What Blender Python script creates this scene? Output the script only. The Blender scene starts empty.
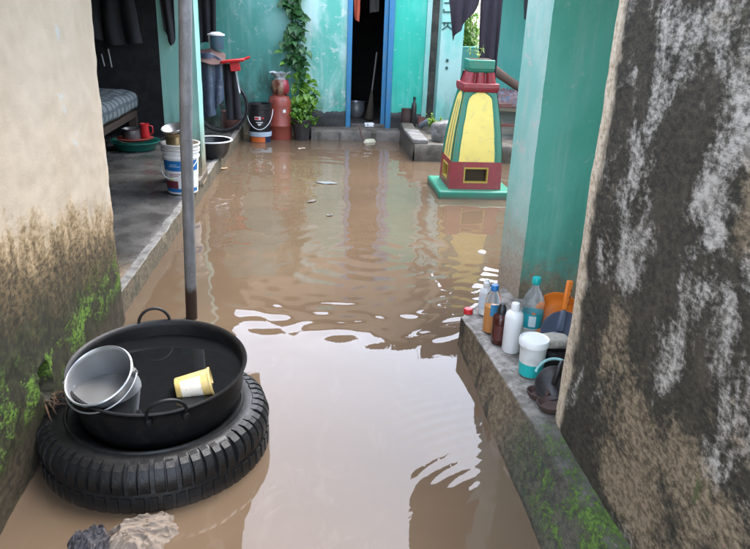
import bpy, bmesh, math, random
import numpy as np
from mathutils import Vector, Matrix, noise
random.seed(7)
S = bpy.context.scene
C = S.collection
R = math.radians
PI = math.pi

# ------------------------------------------------------------------ camera
CAMH, FPX = 1.6, 680.0
Yc = Vector((310 - 375, -(12 - 274.5), -FPX)).normalized()
Zc = -Vector((305 - 375, -(2060 - 274.5), -FPX)).normalized()
Zc = (Zc - Yc * Yc.dot(Zc)).normalized()
Xc = Yc.cross(Zc)
cam = bpy.data.cameras.new('camera')
camo = bpy.data.objects.new('camera', cam)
C.objects.link(camo)
camo.matrix_world = Matrix.Translation((0, 0, CAMH)) @ Matrix((Xc, Yc, Zc)).to_4x4()
cam.sensor_width = 36
cam.lens = 36 * FPX / 750
cam.clip_start = .02
cam.clip_end = 2000
S.camera = camo

# ------------------------------------------------------------------ sky, sun, exposure
SUN_EL, SUN_AZ = 64, 38
w = bpy.data.worlds.new('World')
S.world = w
w.use_nodes = True
nt = w.node_tree
bg = nt.nodes['Background']
sky = nt.nodes.new('ShaderNodeTexSky')
sky.sky_type = 'NISHITA'
sky.sun_disc = False
sky.sun_elevation = R(SUN_EL)
sky.sun_rotation = R(SUN_AZ)
sky.air_density = 1.0
sky.dust_density = 2.0
sky.ozone_density = 1.0
hs = nt.nodes.new('ShaderNodeHueSaturation')
hs.inputs['Saturation'].default_value = .58
nt.links.new(sky.outputs[0], hs.inputs['Color'])
nt.links.new(hs.outputs[0], bg.inputs['Color'])
bg.inputs['Strength'].default_value = .15
sl = bpy.data.lights.new('sun', 'SUN')
sl.energy = .5
sl.angle = R(36)
sl.color = (1, .98, .96)
so = bpy.data.objects.new('sun', sl)
C.objects.link(so)
az = R(SUN_AZ)
sd = Vector((math.sin(az) * math.cos(R(SUN_EL)), math.cos(az) * math.cos(R(SUN_EL)), math.sin(R(SUN_EL))))
so.rotation_euler = sd.to_track_quat('Z', 'Y').to_euler()
S.view_settings.view_transform = 'Standard'
S.view_settings.look = 'None'
S.view_settings.gamma = 1
S.view_settings.use_curve_mapping = False
S.view_settings.exposure = 3.25
S.render.engine = 'CYCLES'
S.cycles.max_bounces = 8

# ------------------------------------------------------------------ materials
def col(r, g, b):
    f = lambda c: ((c / 255 + .055) / 1.055) ** 2.4 if c > 10 else c / 255 / 12.92
    return (f(r), f(g), f(b), 1)

class G:
    def __init__(s, name):
        s.mat = bpy.data.materials.new(name)
        s.mat.use_nodes = True
        s.nt = s.mat.node_tree
        s.p = s.nt.nodes['Principled BSDF']
    def node(s, t, ins=(), **kw):
        n = s.nt.nodes.new('ShaderNode' + t)
        for k, v in kw.items():
            setattr(n, k, v)
        for k, v in (ins.items() if isinstance(ins, dict) else enumerate(ins)):
            s.set(n.inputs[k], v)
        return n
    def set(s, i, v):
        if v is None: return
        if isinstance(v, bpy.types.NodeSocket): s.nt.links.new(v, i)
        else:
            if i.type == 'RGBA' and not hasattr(v, '__len__'): v = (v, v, v, 1)
            if i.type == 'RGBA' and len(v) == 3: v = (*v, 1)
            i.default_value = v
    def pos(s): return s.node('NewGeometry').outputs['Position']
    def oc(s): return s.node('TexCoord').outputs['Object']
    def normal(s): return s.node('NewGeometry').outputs['Normal']
    def rnd(s): return s.node('ObjectInfo').outputs['Random']
    def sc(s, v, k): return s.node('VectorMath', (v, k), operation='MULTIPLY').outputs[0]
    def noise(s, v, scale, detail=6, rough=.6, dist=0):
        return s.node('TexNoise', {'Vector': v, 'Scale': scale, 'Detail': detail, 'Roughness': rough, 'Distortion': dist}).outputs[0]
    def vor(s, v, scale, feature='F1'):
        return s.node('TexVoronoi', {'Vector': v, 'Scale': scale}, feature=feature).outputs['Distance']
    def m(s, op, a, b=None, c=None, clamp=False):
        n = s.node('Math', operation=op, use_clamp=clamp)
        for i, v in enumerate((a, b, c)): s.set(n.inputs[i], v)
        return n.outputs[0]
    def xyz(s, v): return s.node('SeparateXYZ', (v,)).outputs
    def ss(s, v, a, b):  # smooth step from a to b
        n = s.node('MapRange', {'Value': v, 'From Min': a, 'From Max': b}, interpolation_type='SMOOTHSTEP')
        return n.outputs[0]
    def ramp(s, f, stops):
        n = s.node('ValToRGB', (f,))
        e = n.color_ramp.elements
        while len(e) < len(stops): e.new(.5)
        for x, (p, c) in zip(e, stops):
            x.position = p
            x.color = c if len(c) == 4 else (*c, 1)
        return n.outputs[0]
    def mix(s, f, a, b, t='MIX'):
        n = s.node('Mix', data_type='RGBA', blend_type=t)
        s.set(n.inputs[0], f); s.set(n.inputs[6], a); s.set(n.inputs[7], b)
        return n.outputs[2]
    def bump(s, h, strength=.5, dist=.01, nrm=None):
        return s.node('Bump', {'Height': h, 'Strength': strength, 'Distance': dist, 'Normal': nrm}).outputs[0]
    def out(s, c=None, rough=.6, metal=0, nrm=None, spec=.5, **kw):
        s.set(s.p.inputs['Base Color'], c)
        s.set(s.p.inputs['Roughness'], rough)
        s.set(s.p.inputs['Metallic'], metal)
        s.set(s.p.inputs['Normal'], nrm)
        s.set(s.p.inputs['Specular IOR Level'], spec)
        for k, v in kw.items(): s.set(s.p.inputs[k.replace('_', ' ')], v)
        return s.mat

def plain(name, c, rough=.55, var=.25, scale=9, metal=0, bump=.15, bscale=60, dirt=None, damt=.4, **kw):
    g = G(name)
    v = g.oc()
    n = g.noise(v, scale, 5, .65)
    cc = g.mix(g.m('MULTIPLY', g.m('SUBTRACT', n, .5), var * 4, clamp=False), c, tuple(x * .45 for x in c[:3]))
    n2 = g.noise(v, scale * 2.3, 8, .7, .6)
    if dirt:
        cc = g.mix(g.m('MULTIPLY', g.ss(n2, .5, .68), damt), cc, dirt)
    rr = g.m('ADD', g.m('MULTIPLY', g.m('SUBTRACT', n2, .5), .35), rough, clamp=True)
    return g.out(cc, rr, metal, g.bump(g.noise(v, bscale, 4), bump, .004) if bump else None, **kw)

def flat(name, c, rough=.5, **kw):
    g = G(name)
    n = g.noise(g.oc(), 40, 4)
    return g.out(g.mix(g.m('MULTIPLY', n, .3), c, tuple(x * .6 for x in c[:3])), rough, **kw)

def mat_water():
    g = G('muddy_water')
    p = g.pos()
    n = g.noise(p, 1.3, 5, .55, .4)
    n2 = g.noise(g.sc(p, (1, .35, 1)), 6, 6, .7, 1.2)
    c = g.mix(g.ss(n, .35, .7), (.098, .068, .044), (.085, .059, .038))
    c = g.mix(g.m('MULTIPLY', g.ss(n2, .52, .72), .4), c, (.118, .089, .063))
    film = g.noise(g.sc(p, (1, .6, 1)), 3.1, 7, .62, 2.2)
    c = g.mix(g.m('MULTIPLY', g.m('MULTIPLY', g.ss(film, .50, .53), g.ss(film, .57, .53)), g.m('MULTIPLY', g.ss(g.noise(p, .9, 3), .52, .66), .35)), c, (.15, .12, .095))
    sp = g.noise(p, 150, 2, .5)
    c = g.mix(g.m('MULTIPLY', g.ss(sp, .72, .78), .25), c, (.12, .08, .05))
    return g.out(c, .012, 0, g.bump(g.noise(g.sc(p, (1, 1.0, 1)), 9, 3, .5, .3), .06, .004), spec=.64, IOR=1.333)

def mat_left_wall():
    g = G('stained_cream_plaster')
    p = g.pos()
    x, y, z = g.xyz(p)
    t = g.m('ADD', z, g.m('MULTIPLY', g.m('SUBTRACT', y, 2.26), .22))
    streak = g.m('ADD', g.m('MULTIPLY', g.noise(g.sc(p, (1, 4, 1.3)), 3.6, 8, .68, .3), .5), g.m('MULTIPLY', g.noise(g.sc(p, (1, .8, 1)), 5, 8, .7, .3), .5))
    fine = g.noise(g.sc(p, (1, .55, 1)), 55, 8, .75)
    big = g.noise(p, 2.6, 6, .6, .4)
    tt = g.m('ADD', t, g.m('MULTIPLY', g.m('SUBTRACT', streak, .5), .75))
    tt = g.m('ADD', tt, g.m('MULTIPLY', g.m('SUBTRACT', fine, .5), .24))
    cream = g.mix(g.ss(big, .35, .7), (.47, .39, .295), (.42, .34, .245))
    blue = g.noise(g.sc(p, (1, .7, .8)), 5.5, 6, .62, .8)
    cream = g.mix(g.m('MULTIPLY', g.ss(blue, .62, .70), .65), cream, (.42, .47, .47))
    cream = g.mix(g.m('MULTIPLY', g.ss(fine, .52, .75), .35), cream, (.40, .30, .19))
    ochre = g.mix(g.ss(fine, .4, .62), (.27, .185, .09), (.42, .30, .17))
    brown = g.mix(g.ss(fine, .38, .6), (.028, .021, .011), (.115, .080, .038))
    green = g.mix(g.ss(g.noise(p, 24, 6, .7), .42, .66), (.014, .013, .006), (.036, .036, .014))
    c = g.mix(g.ss(tt, .80, .98), ochre, cream)
    c = g.mix(g.ss(tt, .68, .90), brown, c)
    c = g.mix(g.ss(tt, .46, .72), green, c)
    # bare brown-grey foot of the wall
    foot = g.mix(g.ss(fine, .4, .62), (.022, .018, .011), (.055, .043, .026))
    zz = g.m('ADD', z, g.m('MULTIPLY', g.m('SUBTRACT', big, .5), .22))
    c = g.mix(g.ss(zz, .20, .12), c, foot)
    # bright moss in a sloping band
    mn = g.noise(g.sc(p, (1, .75, 1)), 6.5, 7, .68, .5)
    mf = g.noise(g.sc(p, (1, .55, 1)), 80, 5, .7)
    band = g.m('MULTIPLY', g.ss(zz, .15, .27), g.ss(zz, .50, .32))
    mk = g.m('MULTIPLY', band, g.ss(g.m('ADD', g.m('MULTIPLY', mn, .75), g.m('MULTIPLY', mf, .3)), .50, .60))
    moss = g.mix(g.ss(mf, .35, .68), (.028, .065, .006), (.125, .225, .022))
    c = g.mix(mk, c, moss)
    h = g.m('ADD', g.m('MULTIPLY', fine, .5), g.m('ADD', g.m('MULTIPLY', mk, g.m('MULTIPLY', mf, 1.8)), g.m('MULTIPLY', streak, .4)))
    rough = g.m('SUBTRACT', .9, g.m('MULTIPLY', g.ss(z, .5, .1), .25))
    return g.out(c, rough, 0, g.bump(h, .45, .012), spec=.35)

def mat_right_wall():
    g = G('mouldy_plaster')
    p = g.pos()
    x, y, z = g.xyz(p)
    def spots(lst):      # where the lime wash / bare plaster survives, wobbling outlines
        wob = g.noise(p, 5, 5, .6)
        tot = None
        for cy, cz, ry, rz in lst:
            dy = g.m('MULTIPLY', g.m('SUBTRACT', g.m('ADD', y, g.m('MULTIPLY', g.m('SUBTRACT', wob, .5), .25)), cy), 1 / ry)
            dz = g.m('MULTIPLY', g.m('SUBTRACT', g.m('ADD', z, g.m('MULTIPLY', g.m('SUBTRACT', wob, .5), -.3)), cz), 1 / rz)
            e = g.ss(g.m('ADD', g.m('MULTIPLY', dy, dy), g.m('MULTIPLY', dz, dz)), 1.6, .1)
            tot = e if tot is None else g.m('MAXIMUM', tot, e)
        return tot
    wsp = spots([(1.78, 1.47, .13, .22), (1.81, 1.22, .12, .20), (1.55, 1.60, .22, .18), (1.43, 1.43, .16, .18), (1.47, 1.24, .13, .17), (1.78, 1.00, .13, .13), (1.97, .98, .06, .20), (1.40, .90, .14, .18), (1.19, .76, .12, .22), (1.19, 1.15, .13, .2), (1.92, 1.60, .06, .12)])
    tsp = spots([(1.32, .58, .17, .18), (1.58, .52, .16, .20), (1.80, .66, .10, .20), (1.16, .50, .16, .16), (1.40, .34, .26, .16), (1.30, 1.25, .10, .2), (1.62, .30, .20, .10)])
    s1 = g.noise(g.sc(p, (1, 1.1, .7)), 4.2, 8, .64, .6)
    s2 = g.noise(g.sc(p, (1, 1.0, .8)), 6.0, 9, .70, .4)
    s3 = g.noise(g.sc(p, (1, .8, .9)), 2.6, 7, .62, .5)
    fine = g.noise(g.sc(p, (1, .55, 1)), 60, 8, .75)
    grit = g.noise(g.sc(p, (1, .6, 1)), 190, 4, .8)
    mould = g.mix(g.ss(fine, .34, .68), (.014, .0125, .008), (.060, .050, .032))
    mould = g.mix(g.m('MULTIPLY', g.ss(s2, .45, .65), .6), mould, (.072, .060, .040))
    white = g.mix(g.ss(fine, .36, .62), (.16, .145, .12), (.41, .38, .33))
    tan = g.mix(g.ss(fine, .38, .62), (.12, .088, .05), (.31, .235, .15))
    # white where the lime is left, tan where the plaster is bare (lower part of the wall)
    k = g.m('ADD', g.m('MULTIPLY', s1, .86), g.m('MULTIPLY', s2, .16))
    k = g.m('ADD', k, g.m('MULTIPLY', g.m('SUBTRACT', fine, .5), .32))
    kw = g.m('ADD', g.m('SUBTRACT', k, .03), g.m('MULTIPLY', wsp, .115))
    c = g.mix(g.ss(kw, .52, .68), mould, white)
    kt = g.m('ADD', g.m('ADD', g.m('MULTIPLY', s3, .8), g.m('MULTIPLY', s2, .22)), g.m('MULTIPLY', g.m('SUBTRACT', fine, .5), .3))
    kt = g.m('ADD', g.m('SUBTRACT', kt, .02), g.m('MULTIPLY', tsp, .115))
    c = g.mix(g.m('MULTIPLY', g.ss(kt, .53, .70), .8), c, tan)
    # cream plaster kept along the far corner
    e = g.m('ADD', y, g.m('MULTIPLY', g.m('SUBTRACT', s2, .5), .22))
    edge = g.mix(g.ss(fine, .42, .66), (.60, .50, .37), (.30, .22, .13))
    c = g.mix(g.ss(e, 2.06, 2.13), c, edge)
    # a little green algae
    mg = g.noise(g.sc(p, (1, 2.6, 1)), 5, 6, .7, .3)
    c = g.mix(g.m('MULTIPLY', g.ss(mg, .62, .72), g.m('MULTIPLY', g.ss(z, .85, .5), .7)), c, (.035, .07, .012))
    h = g.m('ADD', g.m('MULTIPLY', fine, .9), g.m('ADD', g.m('MULTIPLY', grit, .35), g.m('MULTIPLY', k, 1.4)))
    return g.out(c, .92, 0, g.bump(h, .45, .012), spec=.3)

def mat_ledge():
    g = G('wet_cement_ledge')
    p = g.pos()
    x, y, z = g.xyz(p)
    nz = g.xyz(g.normal())[2]
    fine = g.noise(g.sc(p, (1, .6, 1)), 50, 8, .75)
    big = g.noise(g.sc(p, (1, 1.4, .8)), 5, 7, .65, .3)
    c = g.mix(g.ss(fine, .38, .64), (.066, .047, .026), (.18, .132, .078))
    c = g.mix(g.ss(big, .48, .62), c, (.032, .026, .016))
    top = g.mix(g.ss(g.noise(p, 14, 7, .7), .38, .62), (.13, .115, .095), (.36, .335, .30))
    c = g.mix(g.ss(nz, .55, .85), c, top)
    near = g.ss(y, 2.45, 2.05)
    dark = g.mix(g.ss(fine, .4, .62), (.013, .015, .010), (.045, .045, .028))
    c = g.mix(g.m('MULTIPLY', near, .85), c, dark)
    mf = g.noise(g.sc(p, (1, .6, 1)), 80, 6, .75)
    mn = g.noise(g.sc(p, (1, .7, 1)), 10, 6, .7, .4)
    k = g.m('MULTIPLY', g.ss(g.m('ADD', g.m('MULTIPLY', mn, .6), g.m('MULTIPLY', mf, .45)), .50, .60), g.ss(y, 2.3, 1.9))
    k = g.m('MULTIPLY', k, g.ss(z, .0, .07))
    moss = g.mix(g.ss(mf, .38, .68), (.022, .045, .006), (.085, .165, .012))
    c = g.mix(k, c, moss)
    h = g.m('ADD', fine, g.m('MULTIPLY', k, g.m('MULTIPLY', mf, 1.5)))
    return g.out(c, g.m('SUBTRACT', .75, g.m('MULTIPLY', near, .15)), 0, g.bump(h, .6, .01), spec=.4)

def mat_teal(name, base, pale, worn, lo=.05, hi=.5, flake=.58, mould=0.0, mould_top=.9, bottom=(.24, .185, .12), upper=None):
    """oil-bound turquoise distemper: pale wash-out, chips, worn foot, mould towards the foot"""
    g = G(name)
    p = g.pos()
    x, y, z = g.xyz(p)
    big = g.noise(g.sc(p, (1, 1, .55)), 2.1, 6, .6, .5)
    chip = g.noise(p, 11, 8, .72, .3)
    streak = g.noise(g.sc(p, (9, 9, .7)), 1.6, 6, .65)
    fine = g.noise(p, 60, 6, .7)
    c = g.mix(g.ss(big, .42, .62), base, pale)
    c = g.mix(g.m('MULTIPLY', g.ss(streak, .5, .75), .45), c, worn)
    c = g.mix(g.m('MULTIPLY', g.ss(chip, flake, flake + .06), .75), c, worn)
    zz = g.m('ADD', z, g.m('MULTIPLY', g.m('SUBTRACT', chip, .5), .7))
    foot = g.mix(g.ss(fine, .4, .64), bottom, tuple(v * 1.5 for v in bottom))
    c = g.mix(g.ss(zz, hi, lo), c, foot)
    if mould:
        mm = g.m('MULTIPLY', g.ss(g.m('ADD', z, g.m('MULTIPLY', g.m('SUBTRACT', streak, .5), 1.2)), mould_top, .25), g.ss(g.noise(g.sc(p, (2, 2, 1)), 3.2, 7, .7), .36, .6))
        c = g.mix(g.m('MULTIPLY', mm, mould), c, (.03, .033, .022))
    c = g.mix(g.m('MULTIPLY', g.ss(fine, .55, .75), .25), c, (.10, .11, .09))
    if upper:      # unpainted plaster above the dado line
        c = g.mix(g.ss(z, 1.92, 1.94), c, g.mix(g.ss(chip, .4, .6), upper, tuple(v * .7 for v in upper)))
    h = g.m('ADD', g.m('MULTIPLY', chip, .7), g.m('MULTIPLY', fine, .4))
    return g.out(c, .55, 0, g.bump(h, .3, .006), spec=.4)

def mat_floor():
    g = G('wet_concrete_floor')
    p = g.pos()
    x, y, z = g.xyz(p)
    n = g.noise(p, 2.5, 8, .65, .4)
    f = g.noise(p, 30, 7, .7)
    c = g.mix(g.ss(n, .38, .65), (.048, .046, .043), (.112, .108, .100))
    c = g.mix(g.m('MULTIPLY', g.ss(f, .5, .7), .5), c, (.06, .056, .05))
    tanm = g.m('MULTIPLY', g.ss(g.m('ADD', y, g.m('MULTIPLY', n, .8)), 4.6, 4.15), g.ss(x, -2, -1.2))
    c = g.mix(g.m('MULTIPLY', tanm, .8), c, (.22, .16, .10))
    crack = g.vor(g.sc(p, (1, 1, 1)), 1.1, 'DISTANCE_TO_EDGE')
    c = g.mix(g.m('MULTIPLY', g.ss(crack, .012, .0), .5), c, (.03, .03, .03))
    r = g.m('SUBTRACT', .44, g.m('MULTIPLY', g.ss(g.noise(p, 4, 6, .6), .40, .60), .34))
    return g.out(c, r, 0, g.bump(f, .3, .006))

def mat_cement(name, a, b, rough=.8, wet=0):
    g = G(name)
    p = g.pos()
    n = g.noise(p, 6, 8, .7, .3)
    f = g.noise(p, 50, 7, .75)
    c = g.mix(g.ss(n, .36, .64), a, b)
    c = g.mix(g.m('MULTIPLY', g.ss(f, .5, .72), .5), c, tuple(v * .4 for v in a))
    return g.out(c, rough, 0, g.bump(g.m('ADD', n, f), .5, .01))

def mat_leaf(name, a, b, scale=14):
    g = G(name)
    p = g.pos()
    n = g.noise(p, scale, 3, .6)
    c = g.mix(g.ss(n, .36, .66), a, b)
    m = g.out(c, .38, 0, None, spec=.5)
    tr = g.node('BsdfTranslucent', {'Color': c})
    mx = g.node('MixShader', {0: .25, 1: g.p.outputs[0], 2: tr.outputs[0]})
    g.nt.links.new(mx.outputs[0], g.nt.nodes['Material Output'].inputs['Surface'])
    return m

def mat_check():
    g = G('checked_mattress_cloth')
    v = g.oc()
    x, y, z = g.xyz(v)
    def line(a, k, wd): return g.m('LESS_THAN', g.m('FRACT', g.m('MULTIPLY', a, k)), wd)
    d = g.m('MAXIMUM', line(y, 6.5, .3), g.m('MULTIPLY', line(g.m('ADD', z, x), 9, .28), .8))
    c = g.mix(d, (.19, .21, .21), (.045, .062, .075))
    c = g.mix(g.m('MULTIPLY', g.noise(v, 6, 5), .4), c, (.16, .17, .16))
    return g.out(c, .9, 0, g.bump(g.noise(v, 90, 3), .3, .003))

def mat_clear(name, c=(1, 1, 1, 1), rough=.08, tw=.85):
    g = G(name)
    n = g.noise(g.oc(), 30, 4)
    return g.out(c, g.m('ADD', rough, g.m('MULTIPLY', n, .08)), 0, g.bump(n, .15, .004), IOR=1.2, Transmission_Weight=tw)

def mat_panwater():
    g = G('still_dark_water')
    return g.out((.006, .0065, .007, 1), .008, 0, g.bump(g.noise(g.oc(), 5, 2), .02, .002), IOR=1.333)

def mat_tin():
    g = G('rusty_tin')
    p = g.pos()
    n = g.noise(p, 5, 7, .7, .4)
    c = g.mix(g.ss(n, .42, .62), (.16, .15, .14), (.12, .06, .03))
    return g.out(c, .6, .4, g.bump(n, .3, .01))

WATER = mat_water()
LWALL, RWALL, LEDGE, FLOOR = mat_left_wall(), mat_right_wall(), mat_ledge(), mat_floor()
T_PILLAR_F = mat_teal('sea_green_paint', (.085, .36, .265), (.115, .41, .315), (.26, .45, .38), .16, .46, .60, mould=.35, mould_top=.9)
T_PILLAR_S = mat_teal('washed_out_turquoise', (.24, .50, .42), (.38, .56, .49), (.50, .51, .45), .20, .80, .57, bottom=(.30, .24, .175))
T_BACK = mat_teal('turquoise_distemper', (.09, .38, .30), (.36, .55, .50), (.50, .57, .54), .02, .30, .56, mould=.35, mould_top=.8, upper=(.36, .26, .175))
T_BACKL = mat_teal('mouldy_turquoise_distemper', (.065, .27, .225), (.15, .36, .32), (.26, .40, .365), .02, .30, .58, mould=.9, mould_top=1.25, upper=(.36, .26, .175))
T_BRIGHT = mat_teal('bright_turquoise_distemper', (.018, .40, .29), (.055, .45, .35), (.28, .52, .46), .02, .42, .60, bottom=(.3, .36, .33), mould=.3, mould_top=.8, upper=(.36, .26, .175))
T_PALE = mat_teal('pale_turquoise_distemper', (.20, .50, .43), (.34, .54, .49), (.46, .55, .52), .05, .35, .62, mould=.3, upper=(.36, .26, .175))
T_COLUMN = mat_teal('sea_foam_column_paint', (.20, .43, .375), (.27, .47, .42), (.40, .48, .45), .18, .70, .62, mould=.7, mould_top=.85)
T_ROOM = mat_teal('room_turquoise', (.09, .42, .36), (.12, .45, .39), (.22, .47, .42), .2, .6, .68)
CEMENT = mat_cement('grey_cement', (.055, .044, .033), (.13, .108, .084), .55)
CEMENT_D = mat_cement('dark_damp_cement', (.035, .032, .028), (.10, .088, .072), .6)
SHADE_PLASTER = mat_cement('shade_dark_plaster', (.006, .006, .007), (.015, .015, .017), .9)  # near-black colour stands in for shade inside the verandah and doorway
PLINTH = mat_cement('black_plinth_paint', (.012, .013, .014), (.045, .043, .04), .6)
TIN = mat_tin()
GROUND = mat_cement('courtyard_mud', (.10, .07, .045), (.16, .115, .075), .8)
STONE = mat_cement('weathered_stone', (.10, .096, .09), (.22, .21, .198))
BLUE = plain('blue_door_paint', (.022, .165, .33, 1), .45, .3, 6, dirt=(.11, .18, .2, 1), damt=.6)
WOODD = plain('old_dark_wood', (.05, .032, .022, 1), .7, .3, 8)
WOODR = plain('red_brown_wood', (.17, .055, .04, 1), .6, .3, 8, dirt=(.08, .16, .14, 1), damt=.7)
LOG = plain('bark_brown', (.10, .062, .045, 1), .9, .4, 12, bump=.6, bscale=30)

# ------------------------------------------------------------------ mesh helpers
class B:
    def __init__(s): s.v, s.f, s.mi = [], [], []
    def add(s, vs, fs, mi=0):
        o = len(s.v)
        s.v += [tuple(v) for v in vs]
        s.f += [tuple(i + o for i in f) for f in fs]
        s.mi += [mi] * len(fs)
        return s
    def box(s, x0, x1, y0, y1, z0, z1, mi=0):
        return s.add([(x, y, z) for z in (z0, z1) for y in (y0, y1) for x in (x0, x1)],
                     [(0, 2, 3, 1), (4, 5, 7, 6), (0, 1, 5, 4), (2, 6, 7, 3), (0, 4, 6, 2), (1, 3, 7, 5)], mi)
    def frustum(s, lo, hi, z0, z1, mi=0):  # lo/hi: lists of xy, same length
        n = len(lo)
        vs = [(x, y, z0) for x, y in lo] + [(x, y, z1) for x, y in hi]
        fs = [tuple(reversed(range(n))), tuple(range(n, 2 * n))] + [(i, (i + 1) % n, n + (i + 1) % n, n + i) for i in range(n)]
        return s.add(vs, fs, mi)
    def lathe(s, prof, n=32, a0=0, a1=2 * PI, mi=0, c=(0, 0), wob=0):
        full = abs(a1 - a0 - 2 * PI) < 1e-6
        k = n if full else n + 1
        vs = []
        for r, z in prof:
            for i in range(k):
                a = a0 + (a1 - a0) * i / n
                rr = r * (1 + wob * math.sin(3 * a + z * 9))
                vs.append((c[0] + rr * math.cos(a), c[1] + rr * math.sin(a), z))
        fs = []
        for j in range(len(prof) - 1):
            for i in range(n):
                i2 = (i + 1) % k
                fs.append((j * k + i, j * k + i2, (j + 1) * k + i2, (j + 1) * k + i))
        return s.add(vs, fs, mi)
    def tube(s, pts, r, n=8, closed=False, mi=0):
        P = [Vector(p) for p in pts]
        rs = r if hasattr(r, '__len__') else [r] * len(P)
        k = len(P)
        up = None
        vs = []
        for i, p in enumerate(P):
            if closed: d = P[(i + 1) % k] - P[i - 1]
            else: d = P[min(i + 1, k - 1)] - P[max(i - 1, 0)]
            d.normalize()
            if up is None:
                up = d.orthogonal().normalized()
            up = (up - d * up.dot(d))
            if up.length < 1e-5: up = d.orthogonal()
            up.normalize()
            q = d.cross(up)
            for j in range(n):
                a = 2 * PI * j / n
                vs.append(p + (up * math.cos(a) + q * math.sin(a)) * rs[i])
        fs = []
        for i in range(k if closed else k - 1):
            i2 = (i + 1) % k
            for j in range(n):
                j2 = (j + 1) % n
                fs.append((i * n + j, i * n + j2, i2 * n + j2, i2 * n + j))
        if not closed:
            fs.append(tuple(reversed(range(n))))
            fs.append(tuple(range((k - 1) * n, k * n)))
        return s.add(vs, fs, mi)
    def grid(s, fn, nu, nv, mi=0, flip=False):
        vs = [fn(i / nu, j / nv) for j in range(nv + 1) for i in range(nu + 1)]
        fs = []
        for j in range(nv):
            for i in range(nu):
                a = j * (nu + 1) + i
                q = (a, a + 1, a + nu + 2, a + nu + 1)
                fs.append(q[::-1] if flip else q)
        return s.add(vs, fs, mi)
    def xf(s, M):
        s.v = [tuple(M @ Vector(v)) for v in s.v]
        return s
    def mesh(s, name, mats, smooth=35):
        me = bpy.data.meshes.new(name)
        me.from_pydata(s.v, [], s.f)
        for m in (mats if isinstance(mats, (list, tuple)) else [mats]): me.materials.append(m)
        if any(s.mi): me.polygons.foreach_set('material_index', s.mi)
        if smooth:
            me.polygons.foreach_set('use_smooth', [True] * len(me.polygons))
            if smooth < 180: me.set_sharp_from_angle(angle=R(smooth))
        me.update()
        return me

def link(name, me, parent=None, loc=(0, 0, 0), rot=(0, 0, 0), scale=None):
    o = bpy.data.objects.new(name, me)
    C.objects.link(o)
    o.location = loc
    o.rotation_euler = rot
    if scale: o.scale = scale
    if parent: o.parent = parent
    return o

def bevel(o, wd=.006, seg=2):
    m = o.modifiers.new('bevel', 'BEVEL')
    m.width = wd
    m.segments = seg
    m.limit_method = 'ANGLE'
    m.angle_limit = R(40)
    return o

def part(name, b, mat, parent, smooth=35, loc=(0, 0, 0), rot=(0, 0, 0), bev=0, label=None):
    o = link(name, b.mesh(name, mat, smooth), parent, loc, rot)
    if bev: bevel(o, bev)
    if label: o['label'] = label
    return o

def tag(o, label, cat, group=None):
    o['label'] = label
    o['category'] = cat
    if group: o['group'] = group
    return o

def thing(name, label, cat, loc=(0, 0, 0), rot=(0, 0, 0), group=None):
    o = link(name, None, None, loc, rot)
    o.empty_display_size = .1
    return tag(o, label, cat, group)

def solo(name, b, mat, label, cat, loc=(0, 0, 0), rot=(0, 0, 0), smooth=35, bev=0, group=None):
    o = link(name, b.mesh(name, mat, smooth), None, loc, rot)
    if bev: bevel(o, bev)
    return tag(o, label, cat, group)

def struct(name, b, mat, smooth=35, bev=0):
    o = link(name, b.mesh(name, mat, smooth))
    o['kind'] = 'structure'
    if bev: bevel(o, bev)
    return o

def nz(x, y, z=0, s=1.0): return noise.noise(Vector((x * s, y * s, z * s)))
def fbm(x, y, z=0, s=1.0, o=4): return noise.fractal(Vector((x * s, y * s, z * s)), .9, 2.1, o)
def arc(a0, a1, n): return [a0 + (a1 - a0) * i / n for i in range(n + 1)]

# ------------------------------------------------------------------ ground, water
GZ = -.16
b = B()
b.add([(-300, -300, GZ), (300, -300, GZ), (300, 300, GZ), (-300, 300, GZ)], [(0, 1, 2, 3)])
struct('ground', b, GROUND, 0)

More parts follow.
